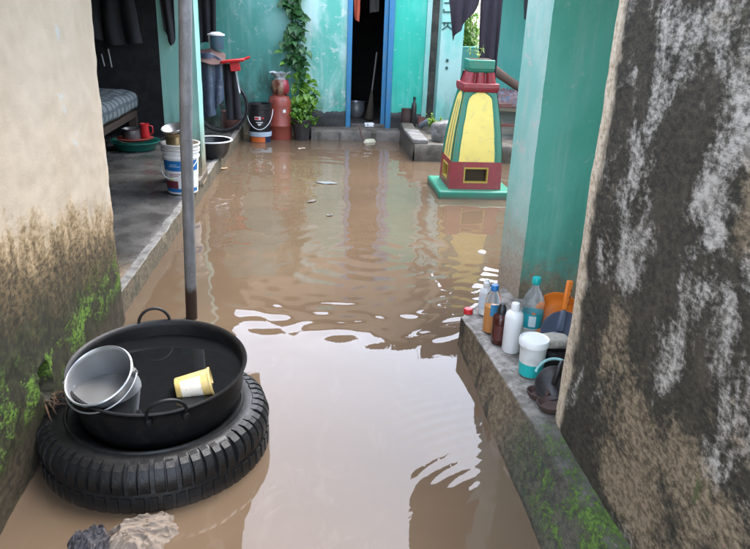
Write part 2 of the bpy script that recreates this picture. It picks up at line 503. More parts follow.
def water():
    x0, x1, y0, y1, st = -1.2, 4.6, .2, 9.6, .02
    nx, ny = int((x1 - x0) / st), int((y1 - y0) / st)
    X, Y = np.meshgrid(np.linspace(x0, x1, nx + 1), np.linspace(y0, y1, ny + 1))
    rng = np.random.default_rng(3)
    def ring(cx, cy, lam, amp, r0, wd):
        r = np.hypot(X - cx, Y - cy)
        return amp * np.cos(2 * PI * r / lam) * np.exp(-((r - r0) / wd) ** 2)
    def waves(lams, amp, ang, spread):
        h = np.zeros_like(X)
        for l in lams:
            a = ang + rng.normal() * spread
            wx = X + .12 * np.sin(Y * 3.1 + l * 90) + .05 * np.sin(Y * 7.3 + l * 40)
            wy = Y + .12 * np.sin(X * 3.7 + l * 70) + .05 * np.sin(X * 8.1 + l * 20)
            h += amp * l * np.cos(2 * PI * (wx * math.cos(a) + wy * math.sin(a)) / l + rng.uniform(0, 6.28))
        return h
    ss = lambda v, a, b_: np.clip((v - a) / (b_ - a), 0, 1) ** 2 * (3 - 2 * np.clip((v - a) / (b_ - a), 0, 1))
    far = ss(Y, 2.6, 4.4)
    gust = .55 + .45 * np.sin(X * 2.3 + 1.2 * np.sin(Y * 1.1)) * np.sin(Y * 1.7 + X)
    H = ring(.42, 4.55, .17, .0013, .30, .50) + ring(.15, 4.1, .13, .0006, .45, .35)
    H += waves([.13, .17, .21, .27, .34], .0019, PI / 2, .55) * (.08 + .92 * far) * (.45 + .55 * gust)
    H += waves([.5, .7, .95], .0014, PI / 2, .9) * (.25 + .75 * far)
    # fan of small ripples where the roof's reflection ends
    fan = np.exp(-(((X - .52) / .17) ** 2 + ((Y - 2.25) / .36) ** 2))
    r = np.hypot(X - .80, Y - 1.75)
    H += fan * .0011 * np.cos(2 * PI * r / .060 + 1.2 * np.sin(Y * 9))
    # chop behind the ledge and across the yard before it
    chop = ss(X, .35, .85) * ss(Y, 2.9, 3.4) * ss(Y, 5.0, 4.0)
    H += chop * waves([.09, .12, .15, .2], .0040, 1.25, .6)
    H += ss(Y, 3.0, 3.5) * ss(Y, 4.0, 3.6) * waves([.14, .21, .27], .0030, 1.3, .5)
    co = np.stack([X, Y, H], -1).reshape(-1, 3)
    idx = np.arange((nx + 1) * (ny + 1)).reshape(ny + 1, nx + 1)
    f = np.stack([idx[:-1, :-1], idx[:-1, 1:], idx[1:, 1:], idx[1:, :-1]], -1).reshape(-1, 4)
    me = bpy.data.meshes.new('water')
    me.vertices.add(len(co)); me.vertices.foreach_set('co', co.ravel())
    me.loops.add(f.size); me.loops.foreach_set('vertex_index', f.ravel())
    me.polygons.add(len(f)); me.polygons.foreach_set('loop_start', np.arange(0, f.size, 4))
    me.polygons.foreach_set('use_smooth', np.ones(len(f), bool))
    me.materials.append(WATER)
    me.update(calc_edges=True)
    o = link('water', me)
    o['kind'] = 'structure'
water()

# ------------------------------------------------------------------ left wall (cream, mossy) with its drain hole
def left_wall():
    ya, yb, zt = .15, 3.48, 2.08
    hy, hz = 2.345, .262
    def face(u, v):
        y = ya + (yb - ya) * u
        z = GZ + (zt - GZ) * v
        x = -1.0 + .010 * fbm(y, z, 0, 2.2) + .004 * nz(y, z, 3, 14)
        x += .035 * max(0, (.38 - z)) * (1 + .6 * nz(y, z, 1, 3))          # plaster swells towards the foot
        x += -.03 * max(0, (y - 3.40) / .08) ** 2 * .3
        d = math.hypot((y - hy) / .050, (z - hz) / .085) + .28 * nz(y, z, 9, 22)
        if d < 1: x -= .16 * min(1, (1 - d) * 3)
        else: x += .010 * math.exp(-(d - 1) * 3)
        return (x, y, z)
    b = B().grid(face, 220, 180)
    b.add([(-1.0, yb, GZ), (-1.25, yb, GZ), (-1.25, yb, zt), (-1.0, yb, zt)], [(0, 3, 2, 1)])
    def end(u, v):
        z = GZ + (zt - GZ) * v
        p = face(1, v)
        return (p[0] + (-1.25 - p[0]) * u, yb + .002 * (u > 0), z)
    b2 = B().grid(face, 220, 180).grid(end, 4, 180)
    b2.add([(-1.25, ya, zt), (-.98, ya, zt), (-.98, yb, zt), (-1.25, yb, zt)], [(0, 1, 2, 3)])
    b2.add([(-1.25, ya, GZ), (-1.25, yb, GZ), (-1.25, yb, zt), (-1.25, ya, zt)], [(0, 3, 2, 1)])
    solo('plaster_wall', b2, LWALL, 'cream plaster wall on the left, brown damp stains and green moss towards its foot', 'wall', smooth=180)
left_wall()

def twigs():
    b = B()
    base = Vector((-.985, 2.34, .195))
    for k in range(11):
        a = random.uniform(-1.2, 1.0)
        l = random.uniform(.06, .15)
        p0 = base + Vector((random.uniform(0, .03), random.uniform(-.05, .05), random.uniform(-.02, .02)))
        p2 = p0 + Vector((random.uniform(.02, .06), l * math.sin(a), random.uniform(-.03, .015)))
        p1 = (p0 + p2) / 2 + Vector((0, 0, random.uniform(-.015, .02)))
        b.tube([p0, p1, p2], [.004, .003, .0015], 5)
    solo('twig_bundle', b, plain('wet_twig', (.10, .055, .03, 1), .7), 'few brown twigs caught in the drain hole of the mossy wall', 'twigs')
twigs()

# ------------------------------------------------------------------ right ledge, mouldy wall, pillar, roof
def ledge():
    ys = [.2, .8, 1.47, 1.8, 2.2, 2.5, 2.8, 3.14]
    xt = [.90, .895, .885, .875, .86, .835, .81, .78]
    xb = [.74, .745, .752, .752, .752, .76, .77, .776]
    def lerp(y, xs): return float(np.interp(y, ys, xs))
    ztop = .165
    b = B()
    N = 150
    def front(u, v):
        y = .2 + 2.94 * u
        f_ = 1.06 * v
        z = GZ + (ztop - GZ) * min(1, f_)
        t = max(0, z / ztop)
        x = lerp(y, xb) + (lerp(y, xt) - lerp(y, xb)) * t
        x += .005 * fbm(y, z, 4, 4) + .002 * nz(y, z, 5, 30)
        if v > .93: x += .012 * (v - .93) / .07; z -= .002
        return (x, y, z + .006 * nz(y, 0, 2, 9) * min(1, t))
    b.grid(front, N, 30, flip=True)
    def top(u, v):
        y = .2 + 2.94 * u
        p = front(u, 1)
        xe = 1.9
        ye = y + (v ** 1) * .0
        x = p[0] + (xe - p[0]) * v ** 1.6
        sl = max(0, (y - 2.4) / .74) * 1.25 * (x - p[0])       # far end runs off askew towards the pillar
        return (x, y + sl, p[2] + .004 * nz(x, y, 0, 6) * min(1, v * 4) + (.004 if v > .02 else 0))
    b.grid(top, N, 24, flip=True)
    def end(u, v):
        p = top(1, u)
        return (p[0], p[1] + .003 * nz(p[0], v, 0, 8), GZ + (p[2] - GZ) * (1 - v))
    b.grid(end, 24, 8, flip=True)
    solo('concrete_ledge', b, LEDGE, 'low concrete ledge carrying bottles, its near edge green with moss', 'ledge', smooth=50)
ledge()

def right_wall():
    ya, yb, zt = .15, 2.20, 2.35
    def face(u, v):
        y = ya + (yb - ya) * u
        z = .15 + (zt - .15) * v
        x = .935 + .008 * fbm(y, z, 7, 2.0) + .002 * nz(y, z, 3, 13)
        edge = .009 * nz(0, z, 5, 2.2) + .0035 * nz(1, z, 2, 11)
        k = max(0, (y - 2.02) / .18)
        return (x + .020 * k ** 3, y + k * (edge + .03 * (1 - v) * 0), z)
    def end(u, v):
        p = face(1, v)
        return (p[0] + .24 * u, p[1] + .02 * math.sin(u * PI) - .01 * u, p[2])
    b = B().grid(face, 150, 150, flip=True).grid(end, 5, 150, flip=True)
    b.add([(.93, ya, zt), (1.19, ya, zt), (1.19, yb, zt), (.93, yb, zt)], [(0, 1, 2, 3)])
    b.add([(1.19, ya, .15), (1.19, yb, .15), (1.19, yb, zt), (1.19, ya, zt)], [(0, 1, 2, 3)])
    solo('mouldy_wall', b, RWALL, 'tall plaster wall on the right blotched with black mould and white lime', 'wall', smooth=180)
right_wall()

def right_pillar():
    # front (sea green) towards the camera, washed-out side towards the water
    x0, x1, y0, y1 = 1.135, 1.62, 3.37, 3.62
    t = thing('roof_pillar', 'sea green pillar on the right ledge, pale side towards the water', 'pillar', (0, 0, 0))
    b = B()
    def ch(v): return .003 * nz(0, v, 3, 9) + .0025 * nz(0, v, 1, 37)
    def front(u, v):
        z = .10 + 2.2 * v
        return (x0 + .012 + (x1 - x0 - .012) * u + (ch(z) if u == 0 else 0), y0 + .003 * nz(u * .5, z, 0, 6), z)
    b.grid(front, 10, 120)
    part('painted_front', b, T_PILLAR_F, t, 60)
    b = B()
    def side(u, v):
        z = .10 + 2.2 * v
        if u == 0: return (x0 + .012 + ch(z), y0 + .003 * nz(0, z, 0, 6), z)
        return (x0 + .003 * nz(u, z, 2, 6) - .035 * u, y0 + .012 + (y1 - y0) * u, z)
    b.grid(side, 8, 120, flip=True)
    b.add([(x0 - .035, y1 + .012, .1), (x1, y1 + .012, .1), (x1, y1 + .012, 2.3), (x0 - .035, y1 + .012, 2.3)], [(0, 1, 2, 3)])
    b.add([(x1, y0, .1), (x1, y1, .1), (x1, y1, 2.3), (x1, y0, 2.3)], [(0, 1, 2, 3)])
    part('washed_side', b, T_PILLAR_S, t, 60, label='washed-out pale turquoise side of the pillar')
right_pillar()

def tin_sheet(b, pts, nu, nv, amp=.012, lam=.075):
    A, Bq, Cq, D = [Vector(p) for p in pts]
    L = (A - Bq).length
    n = max(2, int(L / lam * 6))
    def fn(u, v):
        p = (A * (1 - u) + Bq * u) * (1 - v) + (D * (1 - u) + Cq * u) * v
        return (p.x, p.y, p.z + amp * math.sin(2 * PI * u * L / lam))
    return b.grid(fn, n, nv)

b = B()
tin_sheet(b, [(.75, .1, 2.12), (.75, 4.0, 2.12), (3.4, 4.0, 2.75), (3.4, .1, 2.75)], 0, 2)
tin_sheet(b, [(.75, 4.0, 2.12), (.93, 4.85, 2.12), (3.4, 4.85, 2.75), (3.4, 4.0, 2.75)], 0, 2)
solo('tin_roof', b, TIN, 'rusty corrugated tin roof over the right ledge, above the frame', 'roof', smooth=180)
b = B().box(1.7, 1.86, .3, 3.66, GZ, 2.2).box(3.3, 3.4, 3.66, 7.6, GZ, 2.6)
solo('inner_wall', b, T_ROOM, 'turquoise inner wall of the right room behind the pillar', 'wall')

# ------------------------------------------------------------------ left verandah
def ex(y): return -1.035 + (y - 3.45) * .0215
VZ = .128
def verandah():
    b = B()
    N = 160
    def lip(u, v):
        y = 3.46 + 6.04 * u
        e = ex(y) + .012 * fbm(y, 0, 0, 2.5) + .006 * nz(y, 0, 3, 12)
        prof = [(.012, GZ), (.012, .02), (.006, .09), (0, VZ - .012), (-.012, VZ), (-.10, VZ), (-.13, VZ - .004), (-.3, VZ - .004), (-1.0, VZ - .006), (-1.8, VZ), (-2.7, VZ)]
        i = round(v * (len(prof) - 1))
        dx, z = prof[i]
        return (e + dx, y, z + (.003 * nz(e + dx, y, 0, 4) if i > 3 else 0))
    b.grid(lip, N, 10, flip=True)
    return struct('verandah_floor', b, FLOOR, 50)
vf = verandah()
def kerb():
    b = B()
    prof = [(.016, GZ), (.015, .03), (.012, .10), (.010, VZ + .002), (.004, VZ + .007), (-.045, VZ + .007), (-.052, VZ - .004)]
    def f(u, v):
        y = 3.47 + 6.0 * u
        e = ex(y) + .012 * fbm(y, 0, 0, 2.5)
        dx, z = prof[round(v * 6)]
        i = round(v * 6)
        chip = max(0, nz(y, 0, 31, 6) - .25) * .03 if 2 < i < 5 else 0
        return (e + dx - chip + .002 * nz(y, z, 5, 20) + (.012 * nz(y, 0, 8, 5) if i > 4 else 0), y, z - chip * .5 + .0015 * nz(y, dx, 2, 14))
    b.grid(f, 300, 6, flip=True)
    g = G('kerb_cement')
    p = g.pos()
    z = g.xyz(p)[2]
    n = g.noise(p, 14, 8, .72)
    f2 = g.noise(p, 55, 6, .7)
    c = g.mix(g.ss(f2, .38, .64), (.06, .046, .028), (.15, .118, .075))
    c = g.mix(g.ss(n, .5, .62), c, (.05, .048, .03))
    top = g.mix(g.ss(n, .36, .6), (.07, .066, .06), (.18, .173, .162))
    c = g.mix(g.ss(g.xyz(g.normal())[2], .6, .85), c, top)
    m = g.out(c, .7, 0, g.bump(g.m('ADD', n, f2), .5, .008))
    part('kerb', b, m, vf, 30)
kerb()

def left_pillar():
    t = thing('verandah_pillar', 'pale turquoise square pillar on the left verandah with a mouldy foot', 'pillar')
    x0, x1, y0, y1 = -1.255, -.955, 6.12, 6.36
    b = B()
    def fr(u, v): z = VZ - .02 + 2.2 * v; return (x0 + (x1 - x0) * u, y0 + .004 * nz(u, z, 0, 5), z)
    def sd(u, v): z = VZ - .02 + 2.2 * v; return (x1 + .004 * nz(u, z, 3, 5), y0 + (y1 - y0) * u + (.004 * nz(1, z, 0, 5) if u == 0 else 0), z)
    b.grid(fr, 6, 80).grid(sd, 6, 80)
    b.add([(x0, y1, .1), (x1, y1, .1), (x1, y1, 2.3), (x0, y1, 2.3), (x0, y0, .1), (x0, y0, 2.3)], [(0, 3, 2, 1), (4, 5, 3, 0)])
    part('shaft', b, T_COLUMN, t, 40)
    b = B().box(x1 + .004, ex(6.2) - .01, 5.94, 6.42, VZ + .01, VZ + .07)
    b.grid(lambda u, v: (ex(6.2) - .12 + .10 * u, 5.95 + .45 * v, VZ + .075 + .02 * nz(u, v, 0, 4)), 6, 12)
    part('foot_rubble', b, CEMENT, t, 30, bev=.012)
left_pillar()

b = B()
tin_sheet(b, [(-.54, -.3, 2.05), (-.50, 6.3, 2.12), (-3.6, 6.3, 2.56), (-3.6, -.3, 2.5)], 0, 2)  # stretch nearer than the verandah is added to cut sky light on the walls
tin_sheet(b, [(-.86, 6.15, 1.93), (-.86, 9.38, 1.96), (-3.6, 9.38, 2.6), (-3.6, 6.15, 2.59)], 0, 2)  # eave lowered to darken the verandah inside
b.add([(-.50, 6.27, 2.12), (-.50, 6.27, 1.86), (-3.6, 6.27, 2.5), (-3.6, 6.27, 2.58)], [(0, 1, 2, 3)])
solo('tin_roof', b, TIN, 'rusty corrugated tin roof over the left verandah, unseen above the frame, extended nearer to cut light', 'roof', smooth=180)
b = B().box(-3.75, -3.6, 3.3, 9.7, GZ, 2.65).box(-3.6, -1.27, 3.28, 3.46, GZ, 2.5).box(-3.6, -1.42, 8.52, 8.64, VZ - .02, 2.5)  # walls and partition coloured near-black for the interior's shade
solo('shade_dark_wall', b, SHADE_PLASTER, 'plaster wall at the back of the left verandah, its shade painted near-black', 'wall')

# roof pole
def pole():
    g = G('galvanised_pipe')
    p = g.pos()
    z = g.xyz(p)[2]
    n = g.noise(g.sc(p, (1, 1, .4)), 16, 7, .7)
    f = g.noise(p, 60, 5, .7)
    c = g.mix(g.ss(n, .38, .66), (.16, .16, .165), (.25, .25, .255))
    c = g.mix(g.m('MULTIPLY', g.ss(f, .55, .7), .5), c, (.12, .075, .045))
    c = g.mix(g.ss(g.m('ADD', z, g.m('MULTIPLY', n, .12)), .28, .22), c, (.055, .035, .025))
    m = g.out(c, .55, .35, g.bump(f, .25, .003))
    b = B().tube([(0, 0, GZ), (.035, 0, 1.0), (.075, 0, 1.75), (.10, 0, 2.14)], .031, 24)
    solo('roof_pole', b, m, 'grey metal pole standing in the water beside the iron pan', 'pole', (-.650, 3.49, 0))
pole()

# ------------------------------------------------------------------ house at the back
def house():
    h = thing('turquoise_house', 'turquoise plastered house across the back with a blue-framed doorway', 'house', (0, 9.5, 0))
    def wall(name, x0, x1, mat, zt, label=None, y=0.0, nx=20, z0=GZ):
        b = B()
        b.grid(lambda u, v: (x0 + (x1 - x0) * u, y + .010 * fbm(x0 + (x1 - x0) * u, z0 + 2.6 * v, 0, 1.6), z0 + ((zt(x0 + (x1 - x0) * u)) - z0) * v), nx, 60)
        b.box(x0 + .001, x1 - .001, y + .03, y + .2, z0, 2.3)
        return part(name, b, mat, h, 40, label=label)
    roofz = lambda x: 2.45 + max(0, (x + .7)) * .33 if x < 1.4 else 3.14 - (x - 1.4) * .28
    wall('wall', -1.9, -.12, T_BACKL, roofz, 'darker mouldy left stretch of the wall')
    wall('wall', -.12, .49, T_BACK, roofz, 'pale stretch of wall beside the door')
    wall('wall', .49, 1.11, T_BACK, roofz, z0=2.02)
    wall('wall', 1.11, 1.535, T_BRIGHT, roofz, 'bright turquoise stretch right of the door')
    wall('wall', 1.535, 1.60, T_PALE, roofz, y=-.02, nx=4)
    wall('wall', 1.60, 1.80, CEMENT_D, roofz, 'dark cement gap beside the corner', y=.05, nx=4)
    # ragged black plinth band
    for x0, x1 in ((-.12, .485), (1.115, 1.535)):
        b = B()
        def pf(u, v):
            x = x0 + (x1 - x0) * u
            zt = .345 + .03 * nz(x, 0, 0, 7) + .02 * nz(x, 0, 3, 23)
            return (x, -.022 + .006 * nz(x, v, 1, 9) + (.02 if v == 1 else 0), GZ + (zt - GZ) * v)
        b.grid(pf, 40, 12)
        part('plinth', b, PLINTH, h, 40)
    # door frame
    f = link('door_frame', None, h)
    b = B()
    for x0, x1 in ((.49, .555), (1.035, 1.108)):
        part('jamb', B().box(x0, x1, -.035, .14, .12, 2.02), BLUE, f, 30, bev=.005)
    part('lintel', B().box(.49, 1.108, -.035, .14, 2.02, 2.10), BLUE, f, 30, bev=.005)
    part('inner_jamb', B().box(.975, 1.033, .02, .06, .16, 2.0), BLUE, f, 30, bev=.004)
    # doorstep and threshold
    b = B()
    b.grid(lambda u, v: (.02 + 1.2 * u, [-.29, -.285, -.26, -.02, .2][round(v * 4)] + .01 * nz(u, v, 0, 8), [GZ, .11, .135, .14, .14][round(v * 4)] + .008 * nz(u * 2, v, 1, 7)), 50, 4)
    part('doorstep', b, CEMENT, h, 50)
    part('threshold', B().box(.555, 1.035, -.03, .12, .13, .185), CEMENT_D, h, bev=.01)
    # room behind the doorway
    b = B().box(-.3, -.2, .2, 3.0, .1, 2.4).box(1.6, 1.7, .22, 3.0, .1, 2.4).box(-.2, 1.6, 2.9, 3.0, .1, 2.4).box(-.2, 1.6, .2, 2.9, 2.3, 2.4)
    part('inner_room', b, SHADE_PLASTER, h, 0)
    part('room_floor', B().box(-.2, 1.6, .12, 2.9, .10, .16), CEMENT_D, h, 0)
    # gabled tin roof, its eave over the wall
    b = B()
    tin_sheet(b, [(1.4, -.12, 3.20), (-3.0, -.12, 2.35), (-3.0, 3.4, 2.35), (1.4, 3.4, 3.20)], 0, 1)
    tin_sheet(b, [(2.35, -.12, 2.95), (1.4, -.12, 3.20), (1.4, 3.4, 3.20), (2.35, 3.4, 2.95)], 0, 1)
    part('roof', b, TIN, h, 180)
    # corner pilaster with black painted marks
    pl = link('pilaster', None, h, (1.85, -.22, 0))
    b = B()
    b.grid(lambda u, v: (-.15 + .30 * u, .006 * fbm(u, v * 3, 2, 2), -.10 + 3.0 * v), 8, 60)
    b.grid(lambda u, v: (-.15, .22 * (1 - u) + .006 * fbm(0, v * 3, 2, 2) * u, -.10 + 3.0 * v), 3, 60)
    b.grid(lambda u, v: (.15, .22 * u + .006 * fbm(1, v * 3, 2, 2) * (1 - u), -.10 + 3.0 * v), 3, 60)
    part('pilaster_shaft', b, T_PALE, pl, 40)
    ink = flat('black_paint_mark', (.02, .07, .065, 1), .6)
    def stroke(x0, z0, x1, z1, wd=.008):
        d = Vector((x1 - x0, 0, z1 - z0)).normalized()
        q = Vector((-d.z, 0, d.x)) * wd
        a, c_ = Vector((x0 - .045, -.010, z0)), Vector((x1 - .045, -.010, z1))
        vs = [a - q, a + q, c_ + q, c_ - q]
        bb = B().add(vs + [v + Vector((0, .016, 0)) for v in vs], [(0, 1, 2, 3), (0, 4, 5, 1), (1, 5, 6, 2), (2, 6, 7, 3), (3, 7, 4, 0)])
        return bb
    for s_ in [(-.09, 1.775, .05, 1.775), (-.02, 1.775, -.02, 1.81), (-.10, 1.665, .06, 1.672), (-.09, 1.68, -.09, 1.70),
               (-.10, 1.535, .07, 1.54), (-.025, 1.535, -.025, 1.50), (-.025, 1.50, -.095, 1.45), (-.025, 1.50, .045, 1.45), (-.07, 1.535, -.07, 1.50)]:
        part('painted_mark', stroke(*s_), ink, pl, 0)
    for z_ in (1.07, .975):
        part('bolt_hole', B().add([(-.045 + .018 * math.cos(2 * PI * i / 10), -.016 + .02 * j, z_ + .022 * math.sin(2 * PI * i / 10)) for j in (0, 1) for i in range(10)], [tuple(range(10))] + [(i, i + 10, (i + 1) % 10 + 10, (i + 1) % 10) for i in range(10)]), ink, pl, 0)
house()

# step platform on the far right (front edge meets the water)
def platform():
    b = B()
    def f(u, v):
        x = 1.225 + 3.3 * u
        prof = [(7.90, GZ), (7.895, .10), (7.91, .19), (7.93, .205), (8.2, .20), (9.2, .20), (11.3, .20)]
        y, z = prof[round(v * 6)]
        return (x, y + .02 * nz(x, z, 0, 4), z + .006 * nz(x, y, 0, 5))
    b.grid(f, 80, 6)
    def s(u, v):
        y = 9.5 - 1.6 * u
        prof = [(1.205, GZ), (1.21, .10), (1.215, .19), (1.225, .205)]
        x, z = prof[round(v * 3)]
        return (x + .02 * nz(y, z, 7, 4), y, z)
    b.grid(s, 30, 3)
    o = struct('step_platform', b, CEMENT, 50)
    # rough slabs along its edge
    for x0, x1, y0, y1, r_ in ((1.19, 1.38, 7.93, 8.60, .03), (1.20, 1.36, 8.63, 9.15, -.05)):
        bb = B().box(-(x1 - x0) / 2, (x1 - x0) / 2, -(y1 - y0) / 2, (y1 - y0) / 2, 0, .055)
        part('slab', bb, STONE if y0 < 8.5 else CEMENT, o, loc=((x0 + x1) / 2, (y0 + y1) / 2, .206), rot=(.02, .03, r_), bev=.014)
platform()

def rock(name, loc, sx, sy, sz, mat, label, seed=0, cat='stone'):
    bm = bmesh.new()
    bmesh.ops.create_icosphere(bm, subdivisions=4, radius=1)
    for v in bm.verts:
        n = v.co.normalized()
        k = 1 + .20 * noise.noise(n * 1.6 + Vector((seed, 0, 0))) + .07 * noise.noise(n * 4 + Vector((seed, 3, 0)))
        v.co = Vector((n.x * sx, n.y * sy, max(n.z, -.55) * sz)) * k
        for ax in (0, 1, 2):   # broken facets
            v.co[ax] = v.co[ax] * .55 + .45 * max(-1, min(1, v.co[ax] / ((sx, sy, sz)[ax] * .72))) * (sx, sy, sz)[ax] * .8
    me = bpy.data.meshes.new(name)
    bm.to_mesh(me); bm.free()
    me.materials.append(mat)
    me.polygons.foreach_set('use_smooth', [True] * len(me.polygons))
    me.set_sharp_from_angle(angle=R(28))
    return tag(link(name, me, None, loc), label, cat)
rock('boulder', (1.63, 8.17, .30), .20, .17, .16, STONE, 'pale grey boulder on the step platform beside the painted shrine', 3)

# backyard: low wall, room wall, bush, roof
b = B().box(1.95, 2.86, 11.2, 11.35, GZ, 1.18)
solo('yard_wall', b, T_ROOM, 'low turquoise yard wall under the leafy bush', 'wall', bev=.01)
b = B().box(2.86, 5.0, 11.1, 11.3, GZ, 2.7).box(4.5, 4.6, 7.6, 11.1, GZ, 2.7)
solo('room_wall', b, T_ROOM, 'shaded turquoise room wall behind the wooden bench at far right', 'wall')
b = B()
tin_sheet(b, [(2.9, 8.3, 2.35), (2.9, 11.3, 2.35), (5.0, 11.3, 2.7), (5.0, 8.3, 2.7)], 0, 1)
solo('tin_roof', b, TIN, 'rusty tin roof over the far right room, above the frame', 'roof', smooth=180)

# ------------------------------------------------------------------ leaves
def leaf(b, p, d, up, L, W, heart=True, mi=0):
    d = d.normalized()
    s_ = d.cross(up).normalized()
    n = s_.cross(d).normalized()
    if heart:
        o = [(0, 0, 0), (-.12, .30, .05), (.10, .50, .10), (.50, .40, .10), (1, 0, -.12), (.50, -.40, .10), (.10, -.50, .10), (-.12, -.30, .05), (.45, 0, -.02)]
        f = [(0, 8, 2, 1), (8, 3, 2), (8, 4, 3), (8, 5, 4), (8, 6, 5), (0, 7, 6, 8)]
    else:
        o = [(0, 0, 0), (.35, .45, .08), (1, 0, -.12), (.35, -.45, .08), (.5, 0, -.02)]
        f = [(0, 4, 1), (1, 4, 2), (2, 4, 3), (3, 4, 0)]
    b.add([p + d * (x * L) + s_ * (y * W) + n * (z * L) for x, y, z in o], f, mi)

def rv(s_=1.0): return Vector((random.gauss(0, s_), random.gauss(0, s_), random.gauss(0, s_)))

def vine():
    t = thing('potted_vine', 'potted climbing vine with heart-shaped leaves trained up the back wall', 'potted plant', (-.105, 9.24, 0))
    potm = plain('dark_plastic_pot', (.035, .03, .028, 1), .5, .3, 8, dirt=(.10, .085, .07, 1))
    b = B().lathe([(0, GZ), (.085, GZ), (.095, 0), (.135, .25), (.145, .25), (.145, .272), (.125, .272), (.122, .235), (0, .235)], 28)
    part('pot', b, potm, t)
    part('soil', B().lathe([(.123, .238), (.06, .25), (0, .252)], 20), plain('soil', (.04, .028, .018, 1), .95), t)
    path = [(0, .03, .24), (.02, .04, .5), (.02, .12, .68), (-.03, .15, .88), (-.06, .17, 1.05), (-.12, .17, 1.2), (-.07, .17, 1.36), (-.08, .18, 1.5), (-.14, .18, 1.66), (-.13, .18, 1.85), (-.16, .18, 2.1)]
    P = [Vector(p) for p in path]
    st = B().tube(P, [.008] * len(P), 6)
    st2 = [(p + Vector((.05 * math.sin(i * 2.1), -.02, -.01))) for i, p in enumerate(P)]
    st.tube(st2, .005, 5)
    part('stem', st, plain('vine_stem', (.10, .12, .04, 1), .6), t, 60)
    lo, hi = B(), B()
    for i in range(270):
        u = random.random() ** 1.0 * (len(P) - 1)
        k = int(u)
        p = P[k].lerp(P[min(k + 1, len(P) - 1)], u - k)
        sp = .062 if p.z > .75 else .085
        q = p + Vector((random.gauss(0, sp), -abs(random.gauss(0, .05)) - .005, random.gauss(0, .04)))
        if q.y > .235: q.y = .235
        d = Vector((random.gauss(0, .6) + (q.x - p.x) * 4, random.gauss(-.5, .35), random.gauss(-.6, .5)))
        L = random.uniform(.075, .15) * (1.0 if p.z > .8 else .9)
        leaf(lo if q.z < .82 + random.gauss(0, .12) else hi, q, d, Vector((0, -.5, 1)) + rv(.25), L, L * .85)
    for i in range(110):   # loose thin sprigs at the pot
        q = Vector((random.gauss(.05, .10), random.gauss(-.03, .06), random.uniform(.22, .50)))
        leaf(lo, q, Vector((random.gauss(.2, .6), random.gauss(-.4, .4), random.gauss(-.2, .6))), Vector((0, 0, 1)) + rv(.3), random.uniform(.04, .08), .05)
    a = part('foliage', lo, mat_leaf('lit_vine_leaf', (.06, .17, .015), (.17, .32, .035)), t, 0)  # bright colour stands for light on the lower leaves
    c = part('foliage', hi, mat_leaf('shaded_vine_leaf', (.020, .075, .022), (.06, .17, .05)), t, 0)  # dark colour stands for shade on the upper leaves
    a['kind'] = c['kind'] = 'stuff'
vine()

def bush():
    t = thing('leafy_bush', 'bright leafy bush seen between the hanging dark cloth and the pilaster', 'bush', (2.45, 11.75, 0))
    b = B()
    tips = []
    for i in range(16):
        a = random.uniform(0, 6.28)
        r_ = random.uniform(.05, .42)
        p1 = Vector((random.gauss(0, .05), random.gauss(0, .05), .5))
        p2 = Vector((math.cos(a) * r_, math.sin(a) * r_ * .6, random.uniform(1.1, 2.2)))
        b.tube([(0, 0, GZ), p1, (p1 + p2) / 2 + rv(.05), p2], [.02, .014, .008, .003], 5)
        tips.append((p1, p2))
    part('branches', b, plain('bush_bark', (.12, .09, .05, 1), .8), t, 60)
    lf = B()
    for i in range(3200):
        p1, p2 = random.choice(tips)
        q = p1.lerp(p2, random.uniform(.35, 1.05)) + rv(.09)
        leaf(lf, q, rv(1) + Vector((0, -.3, .1)), Vector((0, 0, 1)) + rv(.4), random.uniform(.06, .12), random.uniform(.03, .055), False)
    part('foliage', lf, mat_leaf('bush_leaf', (.08, .20, .03), (.30, .42, .10)), t, 0)['kind'] = 'stuff'
bush()

